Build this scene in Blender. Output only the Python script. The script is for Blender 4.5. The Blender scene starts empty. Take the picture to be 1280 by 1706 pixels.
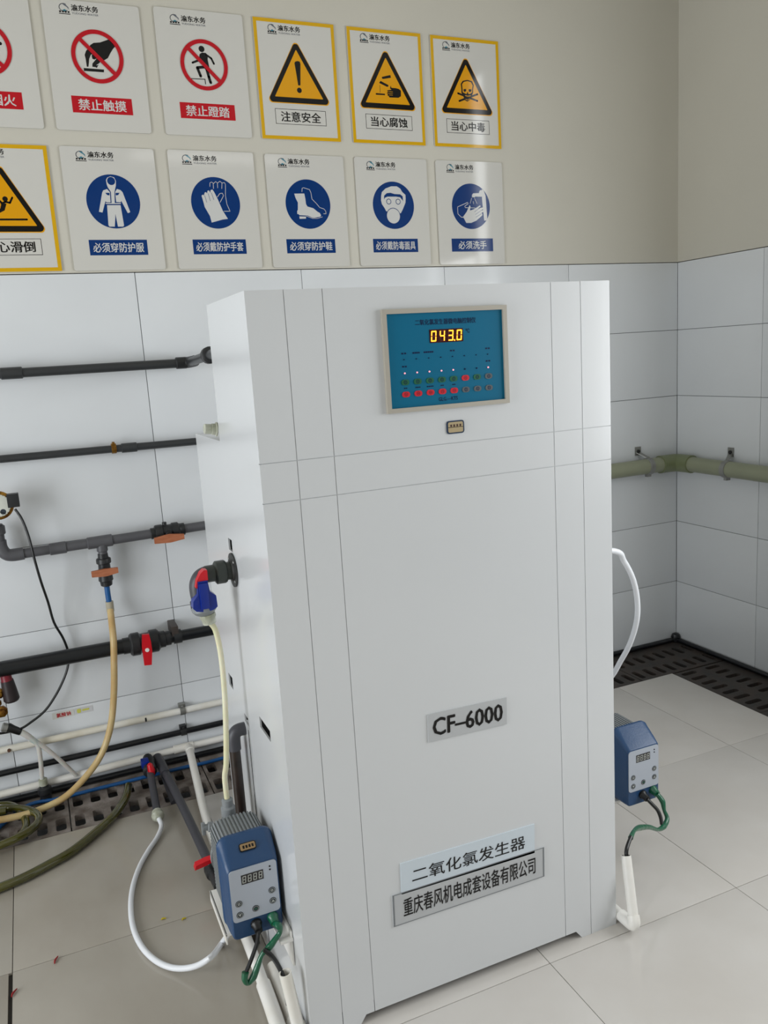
import bpy, bmesh, math, random
from mathutils import Vector, Matrix
from mathutils.geometry import tessellate_polygon
random.seed(7)
S = bpy.context.scene
COL = S.collection

# ------------------------------------------------------------------ camera
CAM = Vector((-2.8045, -3.0223, 1.4656))
RX = Vector((0.9145882988814507, -0.39961703706213364, -0.061923075172166234))
RY = Vector((-0.1302353634416124, -0.14610569462966383, -0.9806588989582494))
RZ = Vector((0.38284068965867196, 0.9049637283816532, -0.18567082876749297))
FPX = 1372.4
cd = bpy.data.cameras.new('camera')
cam = bpy.data.objects.new('camera', cd)
COL.objects.link(cam)
cam.matrix_world = Matrix(((RX.x, -RY.x, -RZ.x, CAM.x), (RX.y, -RY.y, -RZ.y, CAM.y), (RX.z, -RY.z, -RZ.z, CAM.z), (0, 0, 0, 1)))
cd.sensor_fit = 'VERTICAL'
cd.sensor_height = 24.0
cd.lens = FPX / 1706 * 24.0
cd.clip_start = 0.02
S.camera = cam

# ------------------------------------------------------------------ world, lights, exposure
S.view_settings.view_transform = 'Standard'
S.view_settings.look = 'None'
S.view_settings.gamma = 1.0
S.view_settings.use_curve_mapping = False
S.view_settings.exposure = 0.0
w = bpy.data.worlds.new('overcast_sky')
S.world = w
w.use_nodes = True
w.node_tree.nodes['Background'].inputs[0].default_value = (0.80, 0.88, 1.0, 1)
w.node_tree.nodes['Background'].inputs[1].default_value = 1.0


def area_light(name, loc, target, sx, sy, power, color):
    ld = bpy.data.lights.new(name, 'AREA')
    ld.shape = 'RECTANGLE'
    ld.size = sx
    ld.size_y = sy
    ld.energy = power
    ld.color = color
    o = bpy.data.objects.new(name, ld)
    COL.objects.link(o)
    o.location = loc
    o.rotation_euler = (Vector(target) - Vector(loc)).to_track_quat('-Z', 'Y').to_euler()
    return o


# daylight from the right-wall windows and the left, plus added fill lights
area_light('daylight_left_opening', (-5.08, -1.9, 1.15), (-4.0, -1.9, 1.15), 1.5, 2.1, 68, (0.93, 0.97, 1.0))  # daylight from the left; door-height opening shaped to light walls more than floor
area_light('daylight_right_window', (-0.10, -2.50, 1.47), (-1.0, -2.50, 1.47), 1.7, 1.15, 43, (0.95, 0.98, 1.0))
area_light('daylight_side_light', (-0.10, -1.56, 2.00), (-1.0, -1.56, 2.00), 0.12, 2.1, 5, (0.95, 0.98, 1.0))
area_light('added_left_fill', (-5.08, -4.4, 1.2), (-4.0, -4.4, 1.2), 1.4, 1.9, 5, (0.95, 0.98, 1.0))  # unseen fill light added to brighten the right wall
area_light('added_ceiling_fill', (-1.2, -3.9, 3.10), (-1.2, -3.9, 0.0), 1.2, 0.25, 3, (1.0, 0.98, 0.94))  # overhead fill added to balance brightness; no lamp is known here


# ------------------------------------------------------------------ helpers
def at(px, py, ax, v):
    """point of the place lying on the plane x|y|z = v, read off the photograph"""
    d = RX * ((px - 640) / FPX) + RY * ((py - 853) / FPX) + RZ
    i = 'xyz'.index(ax)
    return CAM + d * ((v - CAM[i]) / d[i])


def lin(c):
    return tuple(((x / 255) / 12.92 if x / 255 <= 0.04045 else ((x / 255 + 0.055) / 1.055) ** 2.4) for x in c) + (1.0,)


MATS = {}


def mat(name, rgb, rough=0.5, metal=0.0, coat=0.0, crough=0.04, var=0.0, vscale=8.0, bump=0.0, bscale=40.0, emit=0.0, trans=0.0, sss=0.0, alt=None, stretch=None, spec=0.5):
    if name in MATS:
        return MATS[name]
    m = bpy.data.materials.new(name)
    m.use_nodes = True
    nt = m.node_tree
    b = nt.nodes['Principled BSDF']
    b.inputs['Base Color'].default_value = lin(rgb)
    b.inputs['Roughness'].default_value = rough
    b.inputs['Metallic'].default_value = metal
    b.inputs['Coat Weight'].default_value = coat
    b.inputs['Coat Roughness'].default_value = crough
    b.inputs['Specular IOR Level'].default_value = spec
    if trans:
        b.inputs['Transmission Weight'].default_value = trans
        b.inputs['IOR'].default_value = 1.4
    if sss:
        b.inputs['Subsurface Weight'].default_value = sss
        b.inputs['Subsurface Scale'].default_value = 0.01
    if emit:
        b.inputs['Emission Color'].default_value = lin(rgb)
        b.inputs['Emission Strength'].default_value = emit
    if var or bump:
        tc = nt.nodes.new('ShaderNodeTexCoord')
        mp = nt.nodes.new('ShaderNodeMapping')
        nt.links.new(tc.outputs['Object'], mp.inputs[0])
        if stretch:
            mp.inputs['Scale'].default_value = stretch
    if var:
        n = nt.nodes.new('ShaderNodeTexNoise')
        n.inputs['Scale'].default_value = vscale
        n.inputs['Detail'].default_value = 5
        nt.links.new(mp.outputs[0], n.inputs['Vector'])
        r = nt.nodes.new('ShaderNodeValToRGB')
        r.color_ramp.elements[0].position = 0.32
        r.color_ramp.elements[1].position = 0.68
        a = lin(rgb)
        c2 = lin(alt) if alt else tuple(x * (1 - var) for x in a[:3]) + (1,)
        r.color_ramp.elements[0].color = c2
        r.color_ramp.elements[1].color = a
        nt.links.new(n.outputs[0], r.inputs[0])
        nt.links.new(r.outputs[0], b.inputs['Base Color'])
    if bump:
        n2 = nt.nodes.new('ShaderNodeTexNoise')
        n2.inputs['Scale'].default_value = bscale
        n2.inputs['Detail'].default_value = 4
        nt.links.new(mp.outputs[0], n2.inputs['Vector'])
        bp = nt.nodes.new('ShaderNodeBump')
        bp.inputs['Strength'].default_value = bump
        bp.inputs['Distance'].default_value = 0.004
        nt.links.new(n2.outputs[0], bp.inputs['Height'])
        nt.links.new(bp.outputs[0], b.inputs['Normal'])
    MATS[name] = m
    return m


TILE = mat('glazed_wall_tile', (222, 225, 228), 0.16, var=0.03, vscale=3, bump=0.04, bscale=6)
GROUT = mat('wall_grout', (120, 122, 124), 0.9)
PAINT = mat('cream_wall_paint', (203, 199, 187), 0.55, var=0.03, vscale=2.5, bump=0.08, bscale=30)
CEIL = mat('ceiling_paint', (200, 198, 190), 0.8)
FTILE = mat('polished_floor_tile', (204, 200, 195), 0.13, var=0.05, vscale=4, alt=(197, 192, 186))
FDIRT_SHADE = mat('smudged_shaded_floor_tile', (180, 174, 163), 0.2, vscale=2.6, var=.1, alt=(160, 152, 140), stretch=(1, .6, 1))  # smudged left tiles, base colour darkened further to stand in for shade
FGROUT = mat('floor_grout', (58, 55, 52), 0.9)
PIT = mat('drain_pit', (24, 23, 22), 0.9)
IRON = mat('cast_iron', (52, 50, 48), 0.6, var=0.4, vscale=14, bump=0.3, bscale=90, alt=(66, 56, 50))
DUSTY = mat('dusty_cast_grate', (150, 142, 136), 0.85, var=0.5, vscale=16, bump=0.5, bscale=110, alt=(92, 80, 72))
WHITE = mat('white_powder_coat', (214, 216, 218), 0.3, var=0.02, vscale=3, bump=0.02, bscale=50, coat=0.7, crough=0.14)
WHITE2 = mat('white_sheet_edge', (206, 208, 210), 0.4)
DARK = mat('dark_inside', (26, 27, 28), 0.7)
ACRY = mat('frosted_acrylic', (206, 204, 198), 0.07, spec=0.5)
INKK = mat('black_ink', (10, 9, 10), 0.09, spec=0.35)
INKR = mat('red_ink', (186, 4, 26), 0.09, spec=0.35)
INKB = mat('blue_ink', (0, 50, 112), 0.09, spec=0.35)
INKY = mat('yellow_ink', (222, 156, 6), 0.09, spec=0.35)
INKBORD = mat('yellow_border_ink', (214, 166, 12), 0.09, spec=0.35)
INKW = mat('white_ink', (206, 206, 204), 0.09, spec=0.35)
INKG = mat('grey_ink', (96, 100, 110), 0.4, coat=0.8)
INKT = mat('teal_ink', (40, 120, 140), 0.4, coat=0.8)
BPVC = mat('black_pvc', (50, 52, 54), 0.4, var=0.12, vscale=20)
BGLOSS = mat('black_pe', (18, 20, 24), 0.3)
GPVC = mat('grey_pvc', (88, 88, 92), 0.42, var=0.12, vscale=15)
DGPVC = mat('dark_grey_pvc', (66, 66, 72), 0.45, var=0.15, vscale=15)
CONN = mat('black_fitting', (34, 35, 37), 0.42)
OLIVEC = mat('dark_olive_fitting', (46, 52, 46), 0.38)
ORANGE = mat('faded_orange_handle', (188, 118, 84), 0.5, var=0.25, vscale=30, alt=(166, 96, 62), stretch=(1, 1, 4))
RED = mat('red_plastic', (206, 16, 32), 0.32)
BLUE = mat('blue_plastic', (2, 38, 134), 0.3)
BLUET = mat('blue_tube', (24, 88, 150), 0.35)
WPVC = mat('white_pvc', (238, 236, 232), 0.32, var=0.06, vscale=8, alt=(228, 224, 214))
WPVCD = mat('dirty_white_pvc', (234, 232, 226), 0.4, var=0.2, vscale=7, alt=(216, 208, 186))
GREENP = mat('olive_green_ppr', (146, 150, 126), 0.4, var=0.08, vscale=9)
BEIGE = mat('aged_clear_hose', (212, 190, 140), 0.35, sss=0.2, var=0.15, vscale=14, alt=(194, 160, 104))
CREAMH = mat('milky_hose', (224, 222, 196), 0.3, sss=0.25, var=0.08, vscale=14, alt=(212, 210, 166))
WHOSE = mat('white_hose', (232, 234, 238), 0.3)
MILK = mat('translucent_tube', (206, 204, 198), 0.3, sss=0.3)
OLIVEH = mat('olive_translucent_hose', (78, 76, 14), 0.12, sss=0.1, var=0.3, vscale=10, coat=0.8)
CABLE = mat('black_cable', (14, 14, 15), 0.4)
GREENT = mat('green_tape', (14, 92, 62), 0.28, bump=0.7, bscale=70, coat=0.4)
STEEL = mat('stainless_steel', (168, 168, 166), 0.32, metal=0.9)
ZINC = mat('zinc_clip', (150, 150, 146), 0.4, metal=0.7)
DZINC = mat('dark_clip', (66, 66, 66), 0.45, metal=0.5)
BRASS = mat('brass', (170, 126, 52), 0.35, metal=0.9, var=0.5, vscale=60, alt=(90, 50, 24))
NYLON = mat('cloudy_nut', (196, 198, 184), 0.3, var=0.2, vscale=40, alt=(150, 152, 132))
PBLUE = mat('pump_blue', (30, 66, 106), 0.38, bump=0.1, bscale=200)
PGREY = mat('pump_grey', (128, 132, 134), 0.42)
PANEL = mat('panel_silver', (176, 182, 192), 0.38)
LCD = mat('display_window', (36, 34, 36), 0.25)
SEG = mat('unlit_segment', (176, 178, 172), 0.4)
GOLDL = mat('gold_label', (150, 122, 84), 0.4)
TEAL = mat('teal_overlay', (0, 102, 136), 0.35, spec=0.25)
FRAME = mat('warm_grey_frame', (172, 166, 154), 0.45)
NAVY = mat('navy_print', (8, 22, 66), 0.4, spec=0.2)
SEGR = mat('lit_red_segment', (255, 158, 40), 0.4, emit=2.2)
SEGO = mat('display_red_glass', (60, 12, 14), 0.2)
LEDP = mat('lit_led', (255, 150, 160), 0.3, emit=1.3)
KGREEN = mat('green_key', (16, 96, 62), 0.35)
KRED = mat('red_key', (206, 24, 44), 0.35)
KGREY = mat('grey_key', (84, 92, 96), 0.35)
PLATEG = mat('grey_nameplate', (186, 188, 190), 0.4)
PLATEB = mat('pale_blue_nameplate', (206, 216, 224), 0.35)
PLATEE = mat('nameplate_edge', (120, 124, 128), 0.4)
DGREY = mat('dark_key_print', (44, 52, 62), 0.4)


class MB:
    """gathers shapes into one mesh"""

    def __init__(s):
        s.v = []
        s.f = []
        s.mi = []
        s.mats = []

    def _m(s, m):
        if m not in s.mats:
            s.mats.append(m)
        return s.mats.index(m)

    def add(s, vs, fs, m):
        k = len(s.v)
        s.v += [tuple(v) for v in vs]
        s.f += [tuple(i + k for i in f) for f in fs]
        s.mi += [s._m(m)] * len(fs)

    def box(s, a, b, m, bev=0.0):
        x0, y0, z0 = (min(a[i], b[i]) for i in range(3))
        x1, y1, z1 = (max(a[i], b[i]) for i in range(3))
        if bev <= 0:
            vs = [(x0, y0, z0), (x1, y0, z0), (x1, y1, z0), (x0, y1, z0), (x0, y0, z1), (x1, y0, z1), (x1, y1, z1), (x0, y1, z1)]
            s.add(vs, [(3, 2, 1, 0), (4, 5, 6, 7), (0, 1, 5, 4), (1, 2, 6, 5), (2, 3, 7, 6), (3, 0, 4, 7)], m)
            return
        bm = bmesh.new()
        bmesh.ops.create_cube(bm, size=1.0)
        for v in bm.verts:
            v.co = Vector(((x0 + x1) / 2 + v.co.x * (x1 - x0), (y0 + y1) / 2 + v.co.y * (y1 - y0), (z0 + z1) / 2 + v.co.z * (z1 - z0)))
        bmesh.ops.bevel(bm, geom=bm.edges[:], offset=bev, segments=2, profile=0.7, affect='EDGES')
        bm.verts.index_update()
        s.add([v.co.copy() for v in bm.verts], [[v.index for v in f.verts] for f in bm.faces], m)
        bm.free()

    def lathe(s, a, d, prof, m, n=20, cap=True):
        """prof: (distance along d, radius)"""
        a = Vector(a)
        d = Vector(d).normalized()
        u = d.orthogonal().normalized()
        if abs(d.z) < 0.9:
            u = (Vector((0, 0, 1)) - d * d.z).normalized()
        v = d.cross(u)
        vs = []
        fs = []
        for t, r in prof:
            for i in range(n):
                an = 2 * math.pi * (i + 0.5) / n
                vs.append(a + d * t + u * (r * math.cos(an)) + v * (r * math.sin(an)))
        for j in range(len(prof) - 1):
            for i in range(n):
                k = (i + 1) % n
                fs.append((j * n + i, j * n + k, (j + 1) * n + k, (j + 1) * n + i))
        if cap:
            fs.append(tuple(range(n))[::-1])
            fs.append(tuple((len(prof) - 1) * n + i for i in range(n)))
        s.add(vs, fs, m)

    def cyl(s, a, b, r, m, n=20, ch=0.12):
        a = Vector(a)
        b = Vector(b)
        L = (b - a).length
        c = min(r * ch, L / 3)
        s.lathe(a, b - a, [(0, r - c), (c, r), (L - c, r), (L, r - c)], m, n)

    def tube(s, pts, r, m, n=12, sub=6, smooth=True, cap=True):
        P = [Vector(p) for p in pts]
        rs = r if isinstance(r, (list, tuple)) else None
        if smooth and len(P) > 2:
            Q = []
            RR = []
            for i in range(len(P) - 1):
                p0 = P[max(i - 1, 0)]
                p1 = P[i]
                p2 = P[i + 1]
                p3 = P[min(i + 2, len(P) - 1)]
                for k in range(sub):
                    t = k / sub
                    Q.append(0.5 * ((2 * p1) + (p2 - p0) * t + (2 * p0 - 5 * p1 + 4 * p2 - p3) * t * t + (3 * p1 - p0 - 3 * p2 + p3) * t ** 3))
                    if rs:
                        RR.append(rs[i] * (1 - t) + rs[i + 1] * t)
            Q.append(P[-1])
            if rs:
                RR.append(rs[-1])
                rs = RR
            P = Q
        T = []
        for i in range(len(P)):
            T.append((P[min(i + 1, len(P) - 1)] - P[max(i - 1, 0)]).normalized())
        u = T[0].orthogonal().normalized()
        vs = []
        fs = []
        for i, p in enumerate(P):
            u = (u - T[i] * u.dot(T[i])).normalized()
            v = T[i].cross(u)
            q = rs[i] if rs else r
            for k in range(n):
                an = 2 * math.pi * k / n
                vs.append(p + u * (q * math.cos(an)) + v * (q * math.sin(an)))
        for j in range(len(P) - 1):
            for i in range(n):
                k = (i + 1) % n
                fs.append((j * n + i, j * n + k, (j + 1) * n + k, (j + 1) * n + i))
        if cap:
            fs.append(tuple(range(n))[::-1])
            fs.append(tuple((len(P) - 1) * n + i for i in range(n)))
        s.add(vs, fs, m)

    def sheet(s, loops, y0, y1, m, M=None):
        """flat outline (first loop) with holes (the others) in x,z, thick from y0 (front) to y1"""
        M = M or (lambda x, y, z: (x, y, z))
        flat = [p for lp in loops for p in lp]
        tris = tessellate_polygon([[Vector((p[0], p[1], 0)) for p in lp] for lp in loops])
        n = len(flat)
        vs = [M(p[0], y0, p[1]) for p in flat]
        fs = []
        for t in tris:
            a, b, c = (flat[i] for i in t)
            ar = (b[0] - a[0]) * (c[1] - a[1]) - (b[1] - a[1]) * (c[0] - a[0])
            fs.append(tuple(t) if ar > 0 else tuple(t[::-1]))
        if y1 is not None:
            vs += [M(p[0], y1, p[1]) for p in flat]
            fs += [tuple(i + n for i in f[::-1]) for f in fs]
            k = 0
            for li, lp in enumerate(loops):
                ar = sum(lp[i][0] * lp[(i + 1) % len(lp)][1] - lp[(i + 1) % len(lp)][0] * lp[i][1] for i in range(len(lp)))
                flip = (ar < 0) != (li > 0)
                for i in range(len(lp)):
                    j = (i + 1) % len(lp)
                    q = (k + i, k + i + n, k + j + n, k + j)
                    fs.append(q[::-1] if flip else q)
                k += len(lp)
        s.add(vs, fs, m)

    def build(s, name, parent=None, loc=None, smooth=True, ang=35):
        me = bpy.data.meshes.new(name)
        me.from_pydata(s.v, [], s.f)
        for m in s.mats:
            me.materials.append(m)
        me.polygons.foreach_set('material_index', s.mi)
        me.update()
        if smooth:
            me.shade_smooth()
            me.set_sharp_from_angle(angle=math.radians(ang))
        o = bpy.data.objects.new(name, me)
        COL.objects.link(o)
        if parent:
            o.parent = parent
        if loc:
            o.location = loc
        return o


def tag(o, label=None, cat=None, group=None, kind=None):
    if label:
        o['label'] = label
    if cat:
        o['category'] = cat
    if group:
        o['group'] = group
    if kind:
        o['kind'] = kind
    return o


def thing(name, label, cat, loc=(0, 0, 0), group=None, kind=None):
    o = bpy.data.objects.new(name, None)
    COL.objects.link(o)
    o.location = loc
    o.empty_display_size = 0.05
    return tag(o, label, cat, group, kind)


def clone(o, parent=None):
    c = o.copy()
    COL.objects.link(c)
    c.parent = parent
    for ch in list(o.children):
        clone(ch, c)
    return c


def rrect(x0, z0, x1, z1, r, n=4):
    out = []
    for cx, cz, a0 in ((x1 - r, z0 + r, -90), (x1 - r, z1 - r, 0), (x0 + r, z1 - r, 90), (x0 + r, z0 + r, 180)):
        for k in range(n + 1):
            a = math.radians(a0 + 90 * k / n)
            out.append((cx + r * math.cos(a), cz + r * math.sin(a)))
    return out


def circ(cx, cz, r, n=32):
    return [(cx + r * math.cos(2 * math.pi * k / n), cz + r * math.sin(2 * math.pi * k / n)) for k in range(n)]


def rect(x0, z0, x1, z1):
    return [(x0, z0), (x1, z0), (x1, z1), (x0, z1)]


def stroke(pts, w):
    """outline polygons of a thick line (one quad per stretch plus round joints)"""
    out = []
    for a, b in zip(pts, pts[1:]):
        d = Vector((b[0] - a[0], b[1] - a[1]))
        if d.length < 1e-9:
            continue
        d.normalize()
        nx, nz = -d.y * w / 2, d.x * w / 2
        out.append([(a[0] + nx, a[1] + nz), (a[0] - nx, a[1] - nz), (b[0] - nx, b[1] - nz), (b[0] + nx, b[1] + nz)])
    for p in pts:
        out.append(circ(p[0], p[1], w / 2, 10))
    return out


def lettering(mb, text, cx, cz, wd, ht, y, m, bold=0.0, M=None, thick=None):
    """flat letters filling a box wd x ht centred on (cx, cz) in the x,z plane"""
    cu = bpy.data.curves.new('t', 'FONT')
    cu.body = text
    cu.size = 1.0
    cu.resolution_u = 2
    cu.fill_mode = 'FRONT'
    o = bpy.data.objects.new('t', cu)
    COL.objects.link(o)
    bpy.context.view_layer.update()
    me = bpy.data.meshes.new_from_object(o.evaluated_get(bpy.context.evaluated_depsgraph_get()))
    vs = [v.co.copy() for v in me.vertices]
    fs = [tuple(p.vertices) for p in me.polygons]
    bpy.data.objects.remove(o)
    bpy.data.curves.remove(cu)
    bpy.data.meshes.remove(me)
    if not vs:
        return
    x0 = min(v.x for v in vs)
    x1 = max(v.x for v in vs)
    z0 = min(v.y for v in vs)
    z1 = max(v.y for v in vs)
    sx = wd / (x1 - x0)
    sz = ht / (z1 - z0)
    M = M or (lambda x, y, z: (x, y, z))
    shifts = [(0, 0)] if not bold else [(0, 0), (bold, 0), (-bold, 0), (0, bold * .6), (0, -bold * .6)]
    for k, (dx, dz) in enumerate(shifts):
        mb.add([M(cx + (v.x + dx - (x0 + x1) / 2) * sx, y - .00002 * k, cz + (v.y + dz - (z0 + z1) / 2) * sz) for v in vs], fs, m)


SEGS = {'0': 'abcdef', '4': 'bcfg', '3': 'abcdg', '8': 'abcdefg'}


def digit(mb, ch, cx, cz, wd, ht, y, m, lean=0.08, only=None):
    t = wd * 0.22
    hx, hz = wd / 2, ht / 2
    q = {'a': rect(-hx + t * .4, hz - t, hx - t * .4, hz), 'g': rect(-hx + t * .4, -t / 2, hx - t * .4, t / 2), 'd': rect(-hx + t * .4, -hz, hx - t * .4, -hz + t),
         'f': rect(-hx, t * .3, -hx + t, hz - t * .3), 'b': rect(hx - t, t * .3, hx, hz - t * .3), 'e': rect(-hx, -hz + t * .3, -hx + t, -t * .3), 'c': rect(hx - t, -hz + t * .3, hx, -t * .3)}
    for k in SEGS[ch]:
        mb.sheet([[(cx + x + z * lean, cz + z) for x, z in q[k]]], y, None, m)

# ------------------------------------------------------------------ the room
RH = 3.15
XL, YF = -5.2, -5.5


def struct(name, mb, **k):
    o = mb.build(name, **k)
    o['kind'] = 'structure'
    return o


b = MB()
b.box((XL - .1, 0.004, -.3), (0.1, 0.12, 1.798), GROUT)
b.box((XL - .1, 0.0, 1.802), (0.1, 0.12, RH), PAINT)
wall_back = struct('wall_back', b, smooth=False)
b = MB()
b.box((0.004, YF - .1, -.3), (0.12, 0.004, 1.798), GROUT)
b.box((0.0, YF - .1, 1.802), (0.12, 0.0, RH), PAINT)
wall_right = struct('wall_right', b, smooth=False)
b = MB()
b.box((XL - .12, YF - .1, -.3), (XL, 0.0, 1.8), TILE)
b.box((XL - .12, YF - .1, 1.8), (XL, 0.0, RH), PAINT)
struct('wall_left', b, smooth=False)
b = MB()
b.box((XL, YF - .12, -.3), (0, YF, 1.8), TILE)
b.box((XL, YF - .12, 1.8), (0, YF, RH), PAINT)
struct('wall_front', b, smooth=False)
b = MB()
b.box((XL - .1, YF - .1, RH), (0.12, 0.12, RH + .1), CEIL)
struct('ceiling', b, smooth=False)

TG = 0.0011


def tile_mesh(wx, wy, wz, m):
    b = MB()
    b.box((TG, 0.0, TG), (wx - TG, 0.010, wz - TG), m, bev=0.0012)
    o = b.build('wall_tile')
    return o


def lay(o, parent, loc, rz=0.0):
    o.location = loc
    o.rotation_euler = (random.uniform(-.0006, .0006), random.uniform(-.0004, .0004), rz + random.uniform(-.0009, .0009))
    o.parent = parent


protos = {}


def new_tile(name, wx, wz, m, parent, loc, rz=0.0, dy=0.010):
    key = (name, round(wx, 4), round(wz, 4), m.name, dy)
    if key in protos:
        o = protos[key].copy()
        COL.objects.link(o)
    else:
        b = MB()
        b.box((TG, 0.0, TG), (wx - TG, dy, wz - TG), m, bev=0.0012)
        o = b.build(name)
        protos[key] = o
    lay(o, parent, loc, rz)
    return o


for k in range(-1, 6):
    for i in range(8):
        new_tile('wall_tile', 0.5995, 0.3, TILE, wall_back, (-0.5995 * (i + 1), 0.0, 0.3 * k))
ys = [0.0, 0.4816, 1.0816, 1.6816, 2.2816, 2.8816, 3.4816]
for k in range(-1, 6):
    for a, c in zip(ys, ys[1:]):
        # turned a quarter: the tile runs along -y, its face looks to -x
        new_tile('wall_tile', c - a, 0.3, TILE, wall_right, (0.0, -a, 0.3 * k), rz=-math.pi / 2)

# floor slab, sunk drain channel, porcelain tiles
DW = 0.3185
b = MB()
b.box((XL, YF, -.3), (-DW, -DW, -.008), FGROUT)
b.box((XL, -DW, -.3), (0, 0.004, -.16), PIT)
b.box((-DW, YF, -.3), (0.004, -DW, -.16), PIT)
b.box((XL, -DW - .004, -.16), (-DW, -DW, -.006), PIT)
floor = struct('floor', b, smooth=False)
xs = [-DW, -.618, -1.216, -1.816, -2.417, -3.0177, -3.618, -4.218, -4.818, XL]
ysf = [-DW, -.9377, -1.5387, -2.139, -2.739, -3.339, -3.939, -4.539, -5.139, YF]
for a, c in zip(xs, xs[1:]):
    for d, e in zip(ysf, ysf[1:]):
        fm = FDIRT_SHADE if c < -2.5 else FTILE
        key = ('floor_tile', round(a - c, 3), round(d - e, 3), fm.name)
        x_hi = a - (0.008 if (a == -3.0177 and d <= -.9377) else 0)
        key += (x_hi,) if x_hi != a else ()
        if key in protos:
            o = protos[key].copy()
            COL.objects.link(o)
        else:
            b = MB()
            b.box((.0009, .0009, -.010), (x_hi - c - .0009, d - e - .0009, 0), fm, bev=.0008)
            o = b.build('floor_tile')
            protos[key] = o
        o.parent = floor
        o.location = (c, e, random.uniform(-.0005, 0))

# windows (outside the frame, seen only as reflections); doors added around left lights
for nm, (cx, cy, cz), along, hw, hh in (('window_1', (-0.03, -2.50, 1.47), 'y', .87, .60), ('window_2', (-0.03, -1.56, 2.00), 'y', .08, 1.06), ('added_door_1', (XL + .03, -1.9, 1.15), 'y', .77, 1.08), ('added_door_2', (XL + .03, -4.4, 1.20), 'y', .72, .98)):
    b = MB()

    def put(u0, z0, u1, z1, b=b, cx=cx, cy=cy, cz=cz, along=along):
        if along == 'y':
            b.box((cx - .03, cy + u0, cz + z0), (cx + .03, cy + u1, cz + z1), WHITE, bev=.004)
        else:
            b.box((cx + u0, cy - .03, cz + z0), (cx + u1, cy + .03, cz + z1), WHITE, bev=.004)
    put(-hw - .06, -hh - .06, hw + .06, -hh)
    put(-hw - .06, hh, hw + .06, hh + .06)
    put(-hw - .06, -hh, -hw, hh)
    put(hw, -hh, hw + .06, hh)
    struct(nm, b)

# ------------------------------------------------------------------ drain grates


def grate(length, width, slots, m, rr=.9, name='drain_grate'):
    """cast grate with rounded slots, length along x, width along -y; top at z = -0.004"""
    bm = MB()
    loops = [rect(.002, -width + .004, length - .002, -.004)]
    for (cx, cy, sx, sy) in slots:
        r = min(sx, sy) / 2 * rr
        lp = rrect(cx - sx / 2, cy - sy / 2, cx + sx / 2, cy + sy / 2, r, 3)
        loops.append(lp[::-1])
    bm.sheet(loops, 0.0, 0.022, m, M=lambda x, y, z: (x, z, -y))
    # the sheet's front looks to +z once turned; a thin raised rim all round
    for r0 in (((.002, -width + .004), (length - .002, -width + .010)),):
        bm.box((r0[0][0], r0[0][1], -.001), (r0[1][0], r0[1][1], .0012), m)
    return bm.build(name, smooth=False)


def slots_for(length, pitch, sx, rows):
    out = []
    n = int(length / pitch)
    off = (length - (n - 1) * pitch) / 2
    for i in range(n):
        for cy, sy in rows:
            out.append((off + i * pitch, cy, sx, sy))
    return out


ROWS = ((-.113, .078), (-.250, .080))
gl = grate(0.4733, DW, slots_for(0.4733, .059, .026, ROWS), IRON)
gd = grate(0.4733, DW, slots_for(0.4733, .059, .033, ROWS), DUSTY, rr=.55)
labels_b = ['black iron drain grate filling the corner of the two walls',
            'second iron drain grate from the corner along the back wall',
            'third iron drain grate from the corner, behind the white cabinet',
            'fourth iron drain grate from the corner, behind the white cabinet',
            'dusty drain grate crossed by the grey pipe and the white pipe on the floor',
            'dusty drain grate crossed by the aged beige hose and olive hose',
            'dusty drain grate under the coiled olive hose at the left edge']
for i in range(8):
    if i == 7:
        continue
    o = (gl if i < 4 else gd) if i in (0, 4) else clone(gl if i < 4 else gd)
    o.location = (-0.004 - 0.4733 * (i + 1), 0, -.004)
    tag(o, labels_b[i], 'drain grate', 'drain grates along the walls')
labels_r = ['black iron drain grate on the right wall, next to the corner one', 'second black iron drain grate down the right wall, at the right edge', 'iron drain grate on the right wall just beyond the right edge']
for i in range(2):
    o = clone(gl)
    o.rotation_euler = (0, 0, -math.pi / 2)
    o.location = (0.0, -DW - .002 - 0.4733 * i, -.004)
    tag(o, labels_r[i], 'drain grate', 'drain grates along the walls')

# black edging pipe at the foot of the tiled walls
b = MB()
t = thing('edge_pipe', 'thin black pipe lying along the foot of both tiled walls', 'pipe', (-.02, -.014, .0095))
o0 = t.location.copy()
b.cyl((-3.9, 0, 0), (.002, 0, 0), .011, BGLOSS)
b.build('long_pipe', t)
b = MB()
b.cyl((.004, 0, 0), (.004, -2.4, 0), .011, BGLOSS)
b.build('side_pipe', t)
b = MB()
b.lathe((.002, -.002, -.008), (0, 0, 1), [(0, .02), (.02, .022), (.034, .018), (.040, .008)], BGLOSS)
b.build('corner_cap', t)
b = MB()
b.tube([at(x, y, 'z', .006) for x, y in ((-30, 1406), (40, 1345), (100, 1330), (170, 1312), (235, 1296), (300, 1280), (345, 1270), (375, 1262))], .0065, BLUET)
tag(b.build('blue_hose'), 'thin blue hose lying along the wall foot on the left drain grates', 'hose')

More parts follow.
